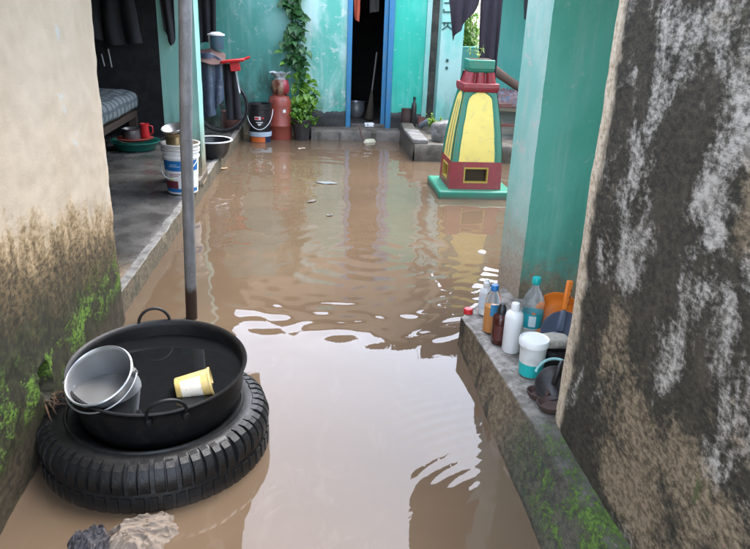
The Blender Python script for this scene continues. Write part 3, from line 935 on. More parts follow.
# ------------------------------------------------------------------ painted shrine (tulsi altar)
def shrine():
    t = thing('painted_shrine', 'tapered painted shrine in yellow, green and red standing in the flood water', 'shrine', (1.57, 6.50, 0))
    GRN = plain('green_enamel', (.016, .19, .12, 1), .35, .2, 6, dirt=(.12, .17, .13, 1))
    RED = plain('red_enamel', (.25, .020, .028, 1), .38, .25, 7, dirt=(.12, .04, .035, 1))
    YEL = plain('yellow_enamel', (.84, .66, .16, 1), .45, .15, 5, dirt=(.55, .46, .20, 1), damt=.6)
    DARK = plain('niche_dark_brown', (.05, .035, .02, 1), .9)  # dark brown for the niche core and the planter soil
    OCH = plain('ochre_enamel', (.42, .29, .05, 1), .5, .3)
    for mt in (GRN, RED):      # silt left by the water
        n_ = mt.node_tree
        g = G.__new__(G); g.mat, g.nt, g.p = mt, n_, n_.nodes['Principled BSDF']
        zo = g.xyz(g.pos())[2]
        old = g.p.inputs['Base Color'].links[0].from_socket
        nn = g.noise(g.pos(), 18, 6, .7)
        g.set(g.p.inputs['Base Color'], g.mix(g.m('MULTIPLY', g.ss(g.m('ADD', zo, g.m('MULTIPLY', g.m('SUBTRACT', nn, .5), .10)), .045, .0), .75), g.mix(g.m('MULTIPLY', g.ss(nn, .52, .66), .35), old, (.13, .12, .09)), (.10, .075, .05)))
    sq = lambda a, c_=None: [(-a, -a), (a, -a), (a, a), (-a, a)]
    base = part('plinth', B().box(-.36, .36, -.34, .34, GZ, .075), GRN, t, 30, bev=.018)
    # red foot with a niche on each face, built round the niche openings
    w0, w1, z0, z1 = .252, .243, .075, .335
    foot = link('foot', None, t)
    part('foot_core', B().frustum(sq(.20), sq(.195), z0, z1 - .001), DARK, foot, 0)
    for k in range(4):
        M_ = Matrix.Rotation(k * PI / 2, 4, 'Z')
        b = B()
        hw = .118
        for xa, xb, za, zb in ((-w0, -hw, z0, z1), (hw, w0, z0, z1), (-hw, hw, z0, .135), (-hw, hw, .285, z1)):
            sc_ = lambda z: w0 + (w1 - w0) * (z - z0) / (z1 - z0)
            X = lambda x, z: x if abs(x) < .2 else math.copysign(sc_(z), x)
            vs = [(X(xa, za), -sc_(za), za), (X(xb, za), -sc_(za), za), (X(xb, zb), -sc_(zb), zb), (X(xa, zb), -sc_(zb), zb)]
            vi = [(max(-.195, min(.195, x)), -.195, z) for x, y, z in vs]
            b.add(vs + vi, [(0, 1, 2, 3), (1, 0, 4, 5), (2, 1, 5, 6), (3, 2, 6, 7), (0, 3, 7, 4)])
        part('foot_panel', b.xf(M_), RED, foot, 20)
        b = B()
        for xa, xb, za, zb in ((-hw, hw, .135, .150), (-hw, hw, .270, .285), (-hw, -hw + .014, .150, .270), (hw - .014, hw, .150, .270)):
            b.box(xa, xb, -.2515, -.215, za, zb)
        part('niche_frame', b.xf(M_), OCH, foot, 20)
    # body: four yellow panels between green corner ribs
    zb0, zb1, a0, a1 = .335, .965, .236, .150
    fa = lambda z: a0 + (a1 - a0) * ((z - zb0) / (zb1 - zb0)) ** 1.45
    bb = B()
    zs = [zb0 + (zb1 - zb0) * i / 14 for i in range(15)]
    for k in range(4):
        M_ = Matrix.Rotation(k * PI / 2, 4, 'Z')
        bb.grid(lambda u, v: tuple(M_ @ Vector(((u * 2 - 1) * fa(zs[round(v * 14)]), -fa(zs[round(v * 14)]), zs[round(v * 14)]))), 2, 14)
    part('body', bb, YEL, t, 20)
    def on(k, s_, z, off):   # point on face k
        a = fa(z)
        return Matrix.Rotation(k * PI / 2, 4, 'Z') @ Vector((s_ * a, -a - off, z))
    for k in range(4):
        for sg in (-1, 1):
            b = B()
            def rib(u, v):
                z = zb0 + (zb1 - zb0) * v
                inner = .73 - .06 * v + .035 * nz(k * 3 + sg, z, 2, 7)
                if v > .9: inner -= .45 * ((v - .9) / .1) ** 2
                s_ = sg * (inner + (1 - inner) * u)
                return on(k, s_, z, .007 if 0 < u < 1 or u == 1 else .0)
            b.grid(rib, 4, 24, flip=sg < 0)
            part('rib', b, GRN, t, 30)
        if k % 2:
            for s_ in (-.22, .26):
                part('pinstripe', B().grid(lambda u, v: on(k, s_ + (u - .5) * .07, zb0 + .02 + (zb1 - zb0 - .10) * v, .003), 1, 14), GRN, t, 30)
    part('collar', B().frustum(sq(.160), sq(.171), .965, 1.0).frustum(sq(.171), sq(.168), 1.0, 1.045), RED, t, 20, bev=.006)
    for k in range(4):
        for s_ in (-1, 0, 1):
            b = B()
            def petal(u, v):
                a = -PI * .5 + PI * u
                r_ = .044 * (1 - .12 * v)
                return (s_ * .104 * (1 - .12 * v) + r_ * math.sin(a), -.100 + .02 * v - r_ * math.cos(a) * 1.0, 1.045 + .095 * v)
            b.grid(petal, 8, 4)
            b.add([(s_ * .092, -.07, 1.139)] + [petal(i / 8, 1) for i in range(9)], [(0, i + 1, i + 2) for i in range(8)])
            part('lotus_petal', b.xf(Matrix.Rotation(k * PI / 2, 4, 'Z')), RED, t, 60)
    part('neck', B().frustum(sq(.095), sq(.085), 1.04, 1.14), RED, t, 20)
    cap = B().frustum(sq(.108), sq(.123), 1.135, 1.165).frustum(sq(.123), sq(.121), 1.165, 1.25)
    part('planter', cap, GRN, t, 20, bev=.008)
    part('soil', B().box(-.10, .10, -.10, .10, 1.2, 1.254), DARK, t, 0)
    lf = B()
    for i in range(5):
        a = random.uniform(0, 6.28)
        p = Vector((random.gauss(-.02, .03), random.gauss(0, .03), 1.25))
        q = p + Vector((.04 * math.cos(a), .04 * math.sin(a), random.uniform(.05, .16)))
        lf.tube([p, q], .003, 4)
        for _ in range(5):
            leaf(lf, p.lerp(q, random.uniform(.4, 1)), rv(1), Vector((0, 0, 1)), random.uniform(.03, .05), .025, False)
    part('basil_sprigs', lf, mat_leaf('basil_leaf', (.10, .2, .03), (.30, .36, .08)), t, 0)['kind'] = 'stuff'
shrine()

# ------------------------------------------------------------------ cloth
def cloth(name, top, bot, mat, label, folds=5, amp=.03, cat='cloth', n=(60, 50), seed=0, thick=.004):
    """cloth hanging between a top polyline and a bottom polyline (lists of xyz)"""
    T = [Vector(p) for p in top]; Bt = [Vector(p) for p in bot]
    def at(P, u):
        k = min(int(u * (len(P) - 1)), len(P) - 2)
        return P[k].lerp(P[k + 1], u * (len(P) - 1) - k)
    def f(u, v):
        p = at(T, u).lerp(at(Bt, u), v)
        ph = folds * 2 * PI * u + 1.5 * nz(u * 2, v * 1.5, seed, 1)
        p.y += amp * (.4 + .6 * v) * math.sin(ph) + .5 * amp * nz(u * 3, v * 3, seed + 5, 1)
        p.x += amp * .4 * math.cos(ph) * v
        p.z += .012 * nz(u * 4, v, seed + 9, 1) * v
        return tuple(p)
    b = B().grid(f, *n)
    o = solo(name, b, mat, label, cat, smooth=180)
    m = o.modifiers.new('thickness', 'SOLIDIFY')
    m.thickness = thick
    return o
DCLOTH = plain('dark_plum_cloth', (.030, .022, .032, 1), .9, .2, 10, bump=.4, bscale=140)
cloth('hanging_cloth', [(1.28, 6.95, 2.06), (1.47, 6.95, 2.02), (1.66, 6.95, 2.03)], [(1.385, 6.95, 1.39), (1.48, 6.95, 1.52), (1.63, 6.95, 1.74)], DCLOTH,
      'dark plum cloth hanging to a slanting point above the shrine, left of the long one', 2.2, .022, seed=1)
cloth('hanging_cloth', [(1.63, 6.98, 2.03), (1.75, 6.98, 2.02), (1.86, 6.98, 2.03)], [(1.665, 6.98, 1.20), (1.76, 6.98, 1.10), (1.87, 6.98, 1.03)], DCLOTH,
      'long dark plum cloth hanging behind the shrine top', 2.6, .022, seed=4)
b = B().tube([(1.72, 9.26, 2.25), (1.26, 6.95, 2.075), (1.6, 6.97, 2.035), (1.95, 7.0, 2.05), (2.9, 8.3, 2.33)], .0018, 6)
solo('clothes_line', b, plain('nylon_line', (.2, .2, .22, 1), .6), 'thin line carrying the dark cloths above the shrine', 'line')

# ------------------------------------------------------------------ tyre, pan, bucket, cup
def tyre():
    t = thing('lorry_tyre', 'worn black lorry tyre lying in the water under the iron pan', 'tyre', (-.585, 2.335, 0))
    g = G('wet_black_rubber')
    v = g.oc()
    n = g.noise(v, 14, 7, .7)
    f = g.noise(v, 70, 5, .7)
    nzz = g.xyz(g.normal())[2]
    c = g.mix(g.ss(n, .4, .65), (.006, .006, .0065), (.014, .014, .014))
    c = g.mix(g.m('MULTIPLY', g.ss(f, .5, .7), .3), c, (.017, .016, .015))
    zo = g.m('ADD', g.xyz(v)[2], g.m('MULTIPLY', g.m('SUBTRACT', n, .5), .06))
    c = g.mix(g.m('MULTIPLY', g.ss(zo, .035, .0), .6), c, (.06, .044, .030))
    RUB = g.out(c, g.m('SUBTRACT', .54, g.m('MULTIPLY', n, .25)), 0, g.bump(g.m('ADD', n, f), .45, .004), spec=.32)
    prof = [(.24, -.03), (.245, .095), (.268, .140), (.31, .168), (.35, .172), (.372, .168), (.390, .155), (.404, .135), (.413, .10), (.4195, .06), (.422, 0), (.422, -.08), (.405, -.14), (.3, -.15), (.24, -.03)]
    part('casing', B().lathe(prof, 96), RUB, t, 50)
    part('sidewall_bead', B().lathe([(.316, .166), (.320, .176), (.328, .177), (.332, .170)], 96), RUB, t, 60)
    # shoulder lugs: each one wraps from the sidewall down the tread face
    N = 60
    hw = .0170
    pr = [(.352, .166, .176), (.384, .150, .182), (.404, .12, .160)]
    def lug(w_):
        outer = [(.364, .174), (.386, .172), (.406, .160), (.420, .140), (.4265, .118), (.4255, .092), (.419, .072)]
        inner = [(.356, .166), (.378, .160), (.395, .145), (.406, .128), (.412, .108), (.414, .085), (.415, .066)]
        b = B()
        vs = []
        for s_ in (-1, 1):
            for (r_, z) in outer + inner:
                k = .86 if (r_, z) in outer else 1.0
                tw = w_ * k * (1 + .12 * (z < .1))
                vs.append((r_, s_ * tw, z))
        m_ = len(outer)
        fs = []
        for i in range(m_ - 1):
            fs.append((i, i + 1, 2 * m_ + i + 1, 2 * m_ + i))                     # crown
            fs.append((i + 1, i, m_ + i, m_ + i + 1))                             # flank
            fs.append((2 * m_ + i, 2 * m_ + i + 1, 3 * m_ + i + 1, 3 * m_ + i))   # flank
        fs.append((0, 2 * m_, 3 * m_, m_))
        b.add(vs, fs)
        return b.mesh('tread_lug', RUB, 22)
    me = lug(hw)
    bl = B().frustum([(0, 0)] * 4, [(0, 0)] * 4, 0, 1)
    bl.v = [(r_, sy * .0165 * q, z) for z in (-.07, .058) for r_, q in ((.416, 1), (.4265 if z < 0 else .4250, .84)) for sy in (-1, 1)]
    bl.f = [(2, 6, 7, 3), (0, 4, 6, 2), (3, 7, 5, 1), (4, 5, 7, 6)]
    bl.mi = [0] * 4
    mb = bl.mesh('tread_block', RUB, 22)
    for i in range(N):
        link('tread_lug', me, t, (0, 0, random.uniform(-.003, .002)), (0, 0, 2 * PI * i / N + random.uniform(-.010, .010)), (random.uniform(.992, 1.004), random.uniform(.86, 1.04), random.uniform(.97, 1.01)))
        link('tread_block', mb, t, (0, 0, 0), (0, 0, 2 * PI * (i + .5) / N + random.uniform(-.006, .006)))
tyre()

PANC = Vector((-.572, 2.36, .329))
PANN = Vector((.004, -.080, 1)).normalized()
PANQ = PANN.to_track_quat('Z', 'Y')
def iron_pan():
    t = thing('iron_pan', 'wide black iron pan with two loop handles filled with water, resting on the tyre', 'pan', PANC, PANQ.to_euler())
    IRON = plain('blackened_iron', (.0055, .0055, .006, 1), .5, .25, 8, metal=0, bump=.3, bscale=45, dirt=(.022, .018, .016, 1), spec=.3)
    prof = [(0, -.235), (.12, -.233), (.21, -.222), (.268, -.197), (.300, -.155), (.314, -.09), (.318, -.03), (.321, -.004), (.330, 0), (.333, .004), (.330, .008), (.318, .004), (.313, -.014), (.309, -.09), (.295, -.152), (.263, -.192), (.207, -.216), (.12, -.227), (0, -.229)]
    part('bowl', B().lathe(prof, 96), IRON, t, 60)
    def handle(ang, wd=.066, hgt=.062, lean=.25):
        b = B()
        pts = []
        for a in arc(-.12 * PI, 1.12 * PI, 22):
            s_ = math.cos(a) * wd
            h_ = math.sin(a) * hgt
            rr = .322 + lean * max(h_, 0)
            c_, sn = math.cos(ang), math.sin(ang)
            pts.append((rr * c_ - s_ * sn, rr * sn + s_ * c_, h_))
        b.tube(pts, .0062, 10)
        for e in (0, -1):
            x, y, z = pts[e]
            b.lathe([(0, z + .012), (.013, z + .010), (.015, z), (.013, z - .012), (0, z - .014)], 10, c=(x, y))
        part('handle', b, IRON, t, 60)
    handle(R(-77))
    handle(R(101), .062, .060)
    # water surface, level in the world
    w_ = B()
    Mi = (Matrix.Translation(PANC) @ PANQ.to_matrix().to_4x4()).inverted()
    lev = .296
    ring = []
    pz = [(r_, z) for r_, z in prof[11:]]
    for i in range(96):
        a = 2 * PI * i / 96
        lo, hi = 0.0, .32
        # march outwards on the inner profile until above the level
        best = None
        for (r0, z0), (r1, z1) in zip(pz[:-1], pz[1:]):
            for k in range(24):
                u = k / 24
                r_, z = r0 + (r1 - r0) * u, z0 + (z1 - z0) * u
                p = PANC + PANQ @ Vector((r_ * math.cos(a), r_ * math.sin(a), z))
                if p.z <= lev:
                    best = (r_ + .002, z); break
            if best: break
        p = PANC + PANQ @ Vector((best[0] * math.cos(a), best[0] * math.sin(a), best[1]))
        p.z = lev
        ring.append(Mi @ p)
    cen = sum(ring, Vector()) / 96
    w_.add([cen] + ring, [(0, i + 1, (i + 1) % 96 + 1) for i in range(96)])
    part('pan_water', w_, mat_panwater(), t, 180)
iron_pan()

def metal_bucket():
    n = Vector((-.272, -.541, 1)).normalized()
    q = n.to_track_quat('Z', 'Y')
    c0 = Vector((-.738, 2.183, .380))
    H_, r1, r0 = .205, .119, .086
    org = c0 - n * H_
    t = thing('metal_bucket', 'small dented aluminium bucket tilted inside the iron pan', 'bucket', org, q.to_euler())
    AL = plain('dull_aluminium', (.40, .41, .42, 1), .36, .15, 9, metal=.75, bump=.2, bscale=30, dirt=(.30, .30, .30, 1))
    rr = lambda z: r0 + (r1 - r0) * z / H_
    prof = [(0, 0), (r0 - .004, 0), (r0, .004), (rr(.07), .07), (rr(.075) + .002, .075), (rr(.08), .08), (rr(.19), .19), (r1 + .002, H_ - .004), (r1 + .005, H_), (r1 + .001, H_ + .004), (r1 - .003, H_), (rr(.19) - .003, .19), (rr(.01) - .003, .012), (0, .006)]
    part('body', B().lathe(prof, 64), AL, t, 40)
    # bail folded over the near left side, with its ears
    a0 = None
    b = B()
    inv = q.inverted()
    rt = inv @ Vector((1, .05, 0)); ang = math.atan2(rt.y, rt.x)
    e1 = Vector((math.cos(ang), math.sin(ang), 0)); e2 = Vector((-math.sin(ang), math.cos(ang), 0))
    pts = []
    for a in arc(0, PI, 28):
        pts.append(e1 * ((r1 + .012) * math.cos(a)) - e2 * ((r1 + .016) * math.sin(a)) + Vector((0, 0, H_ - .022 - .006 * math.sin(a))))
    b.tube(pts, .0034, 8)
    part('bail', b, AL, t, 60)
    for sg in (-1, 1):
        e = B().tube([e1 * sg * (r1 - .006) + Vector((0, 0, H_ - .045)), e1 * sg * (r1 + .008) + Vector((0, 0, H_ - .022)), e1 * sg * (r1 + .008) + Vector((0, 0, H_ - .005))], .008, 8)
        part('ear', e, AL, t, 60)
    # water inside, level in the world
    ring = []
    lev = .308
    for i in range(48):
        a = 2 * PI * i / 48
        for k in range(200):
            z = .012 + (H_ - .012) * k / 200
            p = org + q @ Vector(((rr(z) - .003) * math.cos(a), (rr(z) - .003) * math.sin(a), z))
            if p.z >= lev: break
        ring.append(inv @ (p - org))
    cen = sum(ring, Vector()) / 48
    g = G('cloudy_water')
    m = g.out((.10, .10, .098, 1), .03, 0, IOR=1.333)
    part('bucket_water', B().add([cen] + ring, [(0, i + 1, (i + 1) % 48 + 1) for i in range(48)]), m, t, 180)
metal_bucket()

def cup():
    ax = Vector((.96, .16, .17)).normalized()
    q = ax.to_track_quat('Z', 'Y')
    t = thing('plastic_tub', 'cream plastic tub floating on its side in the pan', 'tub', (-.478, 2.205, .303), q.to_euler())
    CR = plain('aged_cream_plastic', (.60, .43, .15, 1), .4, .2, 14, bump=.05, dirt=(.40, .25, .08, 1), damt=.8)
    prof = [(0, 0), (.040, 0), (.043, .003), (.050, .118), (.054, .120), (.054, .127), (.050, .128), (.048, .12), (.041, .004), (0, .003)]
    part('body', B().lathe(prof, 40, wob=.006), CR, t, 45)
    part('label', B().lathe([(.0449, .02), (.0490, .092)], 26, R(115), R(290)), plain('worn_white_label', (.70, .63, .52, 1), .5, .2, 20, dirt=(.45, .28, .12, 1), damt=.8), t, 60)
cup()

# ------------------------------------------------------------------ crumpled rags in the water
def rag(name, loc, sx, sy, h, mat, label, seed, rotz=0):
    """wet cloth dropped in a heap: long warped drapery folds, flattened panels, ragged hem"""
    th = seed * 1.7
    c1, s1, c2, s2 = math.cos(th), math.sin(th), math.cos(th + 1.1), math.sin(th + 1.1)
    def f(u, v):
        x, y = u * 2 - 1, v * 2 - 1
        a = math.atan2(y, x)
        m_ = max(abs(x), abs(y))
        r_ = math.hypot(x, y)
        rim = .84 + .26 * nz(math.cos(a), math.sin(a), seed, 1.5) + .16 * nz(math.cos(a), math.sin(a), seed + 3, 3.7)
        k = m_ / max(r_, 1e-6) * rim
        X, Y = x * k, y * k
        w1, w2 = nz(X, Y, seed + 1, 1.3), nz(X, Y, seed + 2, 1.5)
        f1 = (1 - abs(math.sin(2.6 * (X * c1 + Y * s1) + 7.0 * w1))) ** 1.4
        f2 = (1 - abs(math.sin(3.4 * (X * c2 + Y * s2) + 8.5 * w2))) ** 1.8
        q = .5 + .5 * max(-1, min(1, 3 * nz(X, Y, seed + 7, 1.2)))     # where each family of folds rules
        heap = max(0, 1 - m_ ** 2.4) ** .55
        lump = .5 + .5 * nz(X, Y, seed + 4, 1.1)
        e = 1 - m_ ** 8
        r2 = max(0, 1 - abs(nz(X + .3 * w1, Y * 1.5 + .3 * w2, seed + 6, 4.2)) * 2.2) ** 2
        z = h * (.45 * heap * (.5 + lump) + e * (.40 * f1 * q + .32 * f2 * (1 - q) + .17 * r2 + .06 + .05 * nz(X, Y, seed + 8, 5))) - .035 * m_ ** 6
        return ((X + .10 * f1 * c1 * q) * sx, (Y + .10 * f1 * s1 * q) * sy, z)
    b = B().grid(f, 120, 120)
    return solo(name, b, mat, label, 'rag', loc, (0, 0, rotz), smooth=180)
RAGM = plain('wet_beige_rag', (.165, .132, .105, 1), .9, .35, 16, bump=.5, bscale=120, dirt=(.09, .065, .04, 1), damt=.8)
RAGB = plain('wet_black_rag', (.022, .021, .026, 1), .75, .4, 16, bump=.4, bscale=100, dirt=(.10, .085, .08, 1), damt=.7)
rag('crumpled_rag', (-.535, 1.81, .0), .155, .115, .048, RAGM, 'crumpled beige rag in the water in front of the tyre', 2.3, .2)
rag('crumpled_rag', (-.695, 1.775, -.004), .085, .085, .05, RAGB, 'crumpled blackish rag beside the beige one in front of the tyre', 7.7, .6)

# ------------------------------------------------------------------ bottles and clutter on the right ledge
LZ = .170
def bottle(name, label, loc, prof, mat, cap=None, capm=None, lab=None, labm=None, liquid=None, liqm=None, rot=0, cat='bottle', n=32):
    t = thing(name, label, cat, loc, (0, 0, rot))
    part('body', B().lathe(prof, n), mat, t, 50)
    if liquid: part('liquid', B().lathe(liquid, n), liqm, t, 50)
    if cap:
        b = B().lathe(cap, 24)
        part('cap', b, capm, t, 40)
    if lab: part('label', B().lathe(lab[0], *(lab[1:] or (n,))), labm, t, 60)
    return t
WHITEP = plain('white_plastic', (.74, .74, .73, 1), .38, .08, 8, bump=.05, dirt=(.45, .43, .40, 1), damt=.35)
BLACKP = plain('black_plastic', (.015, .015, .017, 1), .35, .2, 12, bump=.1)
BLUEP = flat('blue_cap_plastic', (.02, .16, .42, 1), .35)
TEALP = plain('teal_plastic', (.012, .40, .38, 1), .32, .12, 8, bump=.05)
REDP = plain('red_plastic', (.52, .02, .025, 1), .35, .15, 10, bump=.05)
ORANGE = plain('orange_plastic', (.76, .20, .022, 1), .38, .12, 8, bump=.05)
GREYP = plain('blue_grey_plastic', (.10, .12, .17, 1), .45, .2, 10, bump=.1)
CLEAR = mat_clear('clear_plastic', (.93, .96, .97, 1), .03, .95)
FROST = mat_clear('frosted_plastic', (.86, .87, .86, 1), .28, .45)

solo('bottle_lid', B().lathe([(0, .026), (.020, .026), (.024, .022), (.025, 0), (0, 0)], 24, wob=.01), REDP, 'small red lid at the far corner of the ledge', 'lid', (.822, 3.17, LZ))
bottle('small_bottle', 'small clear bottle with white cap and label behind the blue-capped bottle', (.905, 3.165, LZ), [(0, 0), (.031, 0), (.034, .005), (.034, .115), (.030, .132), (.016, .146), (.014, .150)], FROST,
       [(.016, .146), (.0175, .148), (.0175, .172), (.010, .180), (.009, .19), (0, .19)], WHITEP, ([(.0346, .035), (.0346, .10)],), plain('pale_blue_label', (.55, .62, .68, 1), .5, .3, 60))
bottle('juice_bottle', 'bottle with blue cap and orange liquid behind the brown bottle', (.885, 2.955, LZ), [(0, 0), (.036, 0), (.040, .006), (.040, .13), (.037, .17), (.030, .195), (.016, .215), (.015, .222)], CLEAR,
       [(.0165, .215), (.019, .217), (.019, .240), (.017, .244), (0, .244)], BLUEP, ([(.0408, .095), (.0408, .155)], 20, R(-120), R(20)), plain('blue_label', (.05, .25, .45, 1), .5, .3, 40),
       [(0, .003), (.0370, .005), (.0370, .135), (0, .135)], flat('orange_liquid', (.75, .27, .03, 1), .3))
bottle('syrup_bottle', 'dark brown bottle with black cap between the blue-capped and white bottles', (.893, 2.83, LZ), [(0, 0), (.034, 0), (.038, .005), (.038, .128), (.034, .142), (.018, .152), (.016, .16)], plain('brown_glass', (.055, .013, .009, 1), .15, .2, 6, bump=0),
       [(.019, .150), (.021, .152), (.021, .178), (.016, .186), (.013, .200), (0, .200)], BLACKP, ([(.0386, .025), (.0386, .10)], 20, R(-150), R(-20)), plain('maroon_label', (.09, .022, .018, 1), .5, .4, 30))
bottle('white_bottle', 'plain white plastic bottle with white cap in front of the brown bottle', (.928, 2.745, LZ), [(0, 0), (.037, 0), (.042, .006), (.042, .170), (.039, .188), (.028, .200), (.016, .206), (.015, .21)], WHITEP,
       [(.017, .204), (.020, .206), (.020, .232), (.017, .240), (.008, .243), (0, .243)], WHITEP)
wb = [(0, .006), (.030, 0), (.043, .008), (.044, .03), (.041, .038), (.044, .046), (.044, .060), (.041, .066), (.044, .072), (.044, .150), (.042, .156), (.044, .162), (.043, .19), (.036, .222), (.024, .252), (.0155, .266), (.0150, .285)]
bottle('water_bottle', 'tall clear water bottle with teal cap and teal label', (1.052, 2.86, LZ), [(r_ * 1.16, z * 1.03) for r_, z in wb], CLEAR,
       [(.019, .286), (.0205, .288), (.0205, .316), (.018, .320), (0, .320)], TEALP, ([(.0520, .078), (.0520, .150)],), plain('teal_label', (.015, .33, .36, 1), .4, .2, 20))
_t = bpy.data.objects['water_bottle']
part('label_panel', B().lathe([(.0526, .088), (.0526, .142)], 6, R(-125), R(-88)), flat('label_print', (.62, .74, .74, 1), .5), _t, 60)

def tub():
    t = thing('white_tub', 'lidded white plastic tub with teal base on the ledge beside the wall', 'tub', (.955, 2.53, LZ))
    part('body', B().lathe([(0, 0), (.046, 0), (.050, .004), (.0535, .058), (.058, .148), (.054, .148), (.050, .06), (.046, .005), (0, .004)], 40), plain('milky_plastic', (.60, .61, .59, 1), .4, .1, 10, bump=.05, dirt=(.4, .39, .36, 1)), t, 45)
    part('teal_band', B().lathe([(.0508, .004), (.0545, .062)], 40), TEALP, t, 60)
    part('lid', B().lathe([(.060, .140), (.064, .142), (.065, .166), (.062, .171), (.057, .169), (.055, .166), (0, .167)], 40), WHITEP, t, 40)
tub()

def orange_dish():
    # shallow orange dish stood on its edge against the pillar and wall
    q = Vector((-.62, -.70, .30)).normalized().to_track_quat('Z', 'Y')
    b = B().lathe([(0, -.045), (.075, -.043), (.098, -.028), (.115, 0), (.121, .004), (.121, .008), (.113, .005), (.094, -.024), (.072, -.038), (0, -.04)], 48)
    solo('orange_dish', b, ORANGE, 'orange plastic dish standing on edge against the pillar', 'dish', (1.165, 2.835, LZ + .125), q.to_euler(), 60)
orange_dish()
def brush():
    t = thing('scrub_brush', 'scrubbing brush with orange handle leaning by the mouldy wall', 'brush', (1.125, 2.70, LZ + .02), (R(-8), R(7), 0))
    b = B()
    def blade(z0, z1, w0, w1, th, name, m):
        bb = B().frustum([(-w0, -th), (w0, -th), (w0, th), (-w0, th)], [(-w1, -th), (w1, -th), (w1, th), (-w1, th)], z0, z1)
        part(name, bb, m, t, 30, bev=.0085)
    blade(.195, .335, .0135, .016, .009, 'handle', ORANGE)
    blade(.09, .197, .020, .013, .0092, 'neck', GREYP)
    blade(0, .09, .034, .030, .016, 'head', GREYP)
    for k in range(3):
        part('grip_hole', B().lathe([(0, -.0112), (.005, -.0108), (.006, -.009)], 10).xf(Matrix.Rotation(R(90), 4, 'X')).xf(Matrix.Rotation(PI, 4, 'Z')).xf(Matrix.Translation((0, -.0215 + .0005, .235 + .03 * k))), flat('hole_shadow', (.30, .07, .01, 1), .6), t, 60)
brush()
b = B().lathe([(0, -.025), (.085, -.02), (.10, .0), (.102, .01), (.096, .008), (.08, -.012), (0, -.016)], 40)
solo('grey_dish', b, GREYP, 'blue-grey plastic dish standing behind the scrubbing brush head', 'dish', (1.165, 2.74, LZ + .09), Vector((-.5, -.8, .35)).normalized().to_track_quat('Z', 'Y').to_euler(), 60)
def pot(name, label, loc, r_, h_, m, cat='pot'):
    return solo(name, B().lathe([(0, 0), (r_ * .7, 0), (r_ * .95, h_ * .3), (r_, h_ * .6), (r_ * .92, h_ * .92), (r_ * .98, h_), (r_ * .93, h_), (r_ * .85, h_ * .9), (r_ * .6, h_ * .3), (0, h_ * .25)], 36), m, label, cat, loc)
IRONP = plain('black_cast_iron', (.018, .016, .016, 1), .45, .3, 12, bump=.3)
CLAYP = plain('dark_clay', (.055, .032, .026, 1), .6, .3, 12, bump=.2)
pot('black_pot', 'sooty black pot under the flat stone on the ledge', (1.085, 2.60, LZ), .075, .10, IRONP)
rock('flat_stone', (1.065, 2.60, LZ + .122), .085, .055, .028, mat_cement('pale_stone', (.26, .23, .19), (.42, .38, .32)), 'flat pale stone resting on the black pot by the wall', 8)
def frypan():
    q = Vector((-.55, -.45, .72)).normalized().to_track_quat('Z', 'Y')
    t = thing('frying_pan', 'small black pan with a bent clear strap leaning on the wall end', 'pan', (.985, 2.335, LZ + .062), q.to_euler())
    part('bowl', B().lathe([(0, -.03), (.05, -.028), (.066, -.008), (.072, .006), (.076, .008), (.074, .012), (.067, .008), (.05, -.018), (0, -.02)], 40), IRONP, t, 60)
    part('handle', B().tube([(.0, 0, -.005), (.01, .03, .035), (.01, .06, .05), (.005, .09, .04)], [.012, .011, .010, .008], 8), IRONP, t, 60)
    pts = [(.075 * math.cos(a), .075 * math.sin(a) + .02, .02 + .02 * math.sin(a * .5)) for a in arc(-.2, PI + .2, 20)]
    part('strap', B().tube(pts, .006, 6), mat_clear('teal_clear_strap', (.45, .75, .75, 1), .15, .6), t, 60)
frypan()
for x, y, z, r_, lab in ((.925, 2.335, LZ, .045, 'dark brown clay lamp dish beside the small black pan, the farther of two'), (.945, 2.245, LZ, .052, 'dark brown clay lamp dish at the foot of the mouldy wall, the nearer of two')):
    solo('clay_dish', B().lathe([(0, 0), (r_ * .7, 0), (r_, .022), (r_ * 1.02, .030), (r_ * .94, .030), (r_ * .6, .012), (0, .010)], 30, wob=.02), CLAYP, lab, 'dish', (x, y, z))

# ------------------------------------------------------------------ left verandah clutter
def pail(t, r0, r1, h_, m, rim=.008, n=40, wob=0):
    rr = lambda z: r0 + (r1 - r0) * z / h_
    prof = [(0, .004), (r0 - .004, 0), (r0, .004), (rr(h_ * .82), h_ * .82), (rr(h_ * .83) + rim, h_ * .83), (rr(h_ * .87) + rim, h_ * .87), (rr(h_ * .88), h_ * .88), (rr(h_ * .96), h_ * .96), (r1 + rim, h_ * .965), (r1 + rim, h_), (r1 - .004, h_), (rr(.01) - .004, .01), (0, .01)]
    return part('body', B().lathe(prof, n, wob=wob), m, t, 40)
def bail(t, r_, z, drop, m, ang=-PI / 2, side=.0):
    pts = []
    for a in arc(0, PI, 26):
        x = (r_ + .008) * math.cos(a)
        y = -(r_ + .014) * math.sin(a) * .98
        pts.append(Matrix.Rotation(ang + PI / 2, 4, 'Z') @ Vector((x, y, z - drop * math.sin(a))))
    return part('bail', B().tube(pts, .0045, 8), m, t, 60)
def band(t, name, r0, r1, h_, z0, z1, m, a0, a1, off=.0012, n=24):
    rr = lambda z: r0 + (r1 - r0) * z / h_ + off
    return part(name, B().lathe([(rr(z0), z0), (rr(z1), z1)], n, a0, a1), m, t, 60)

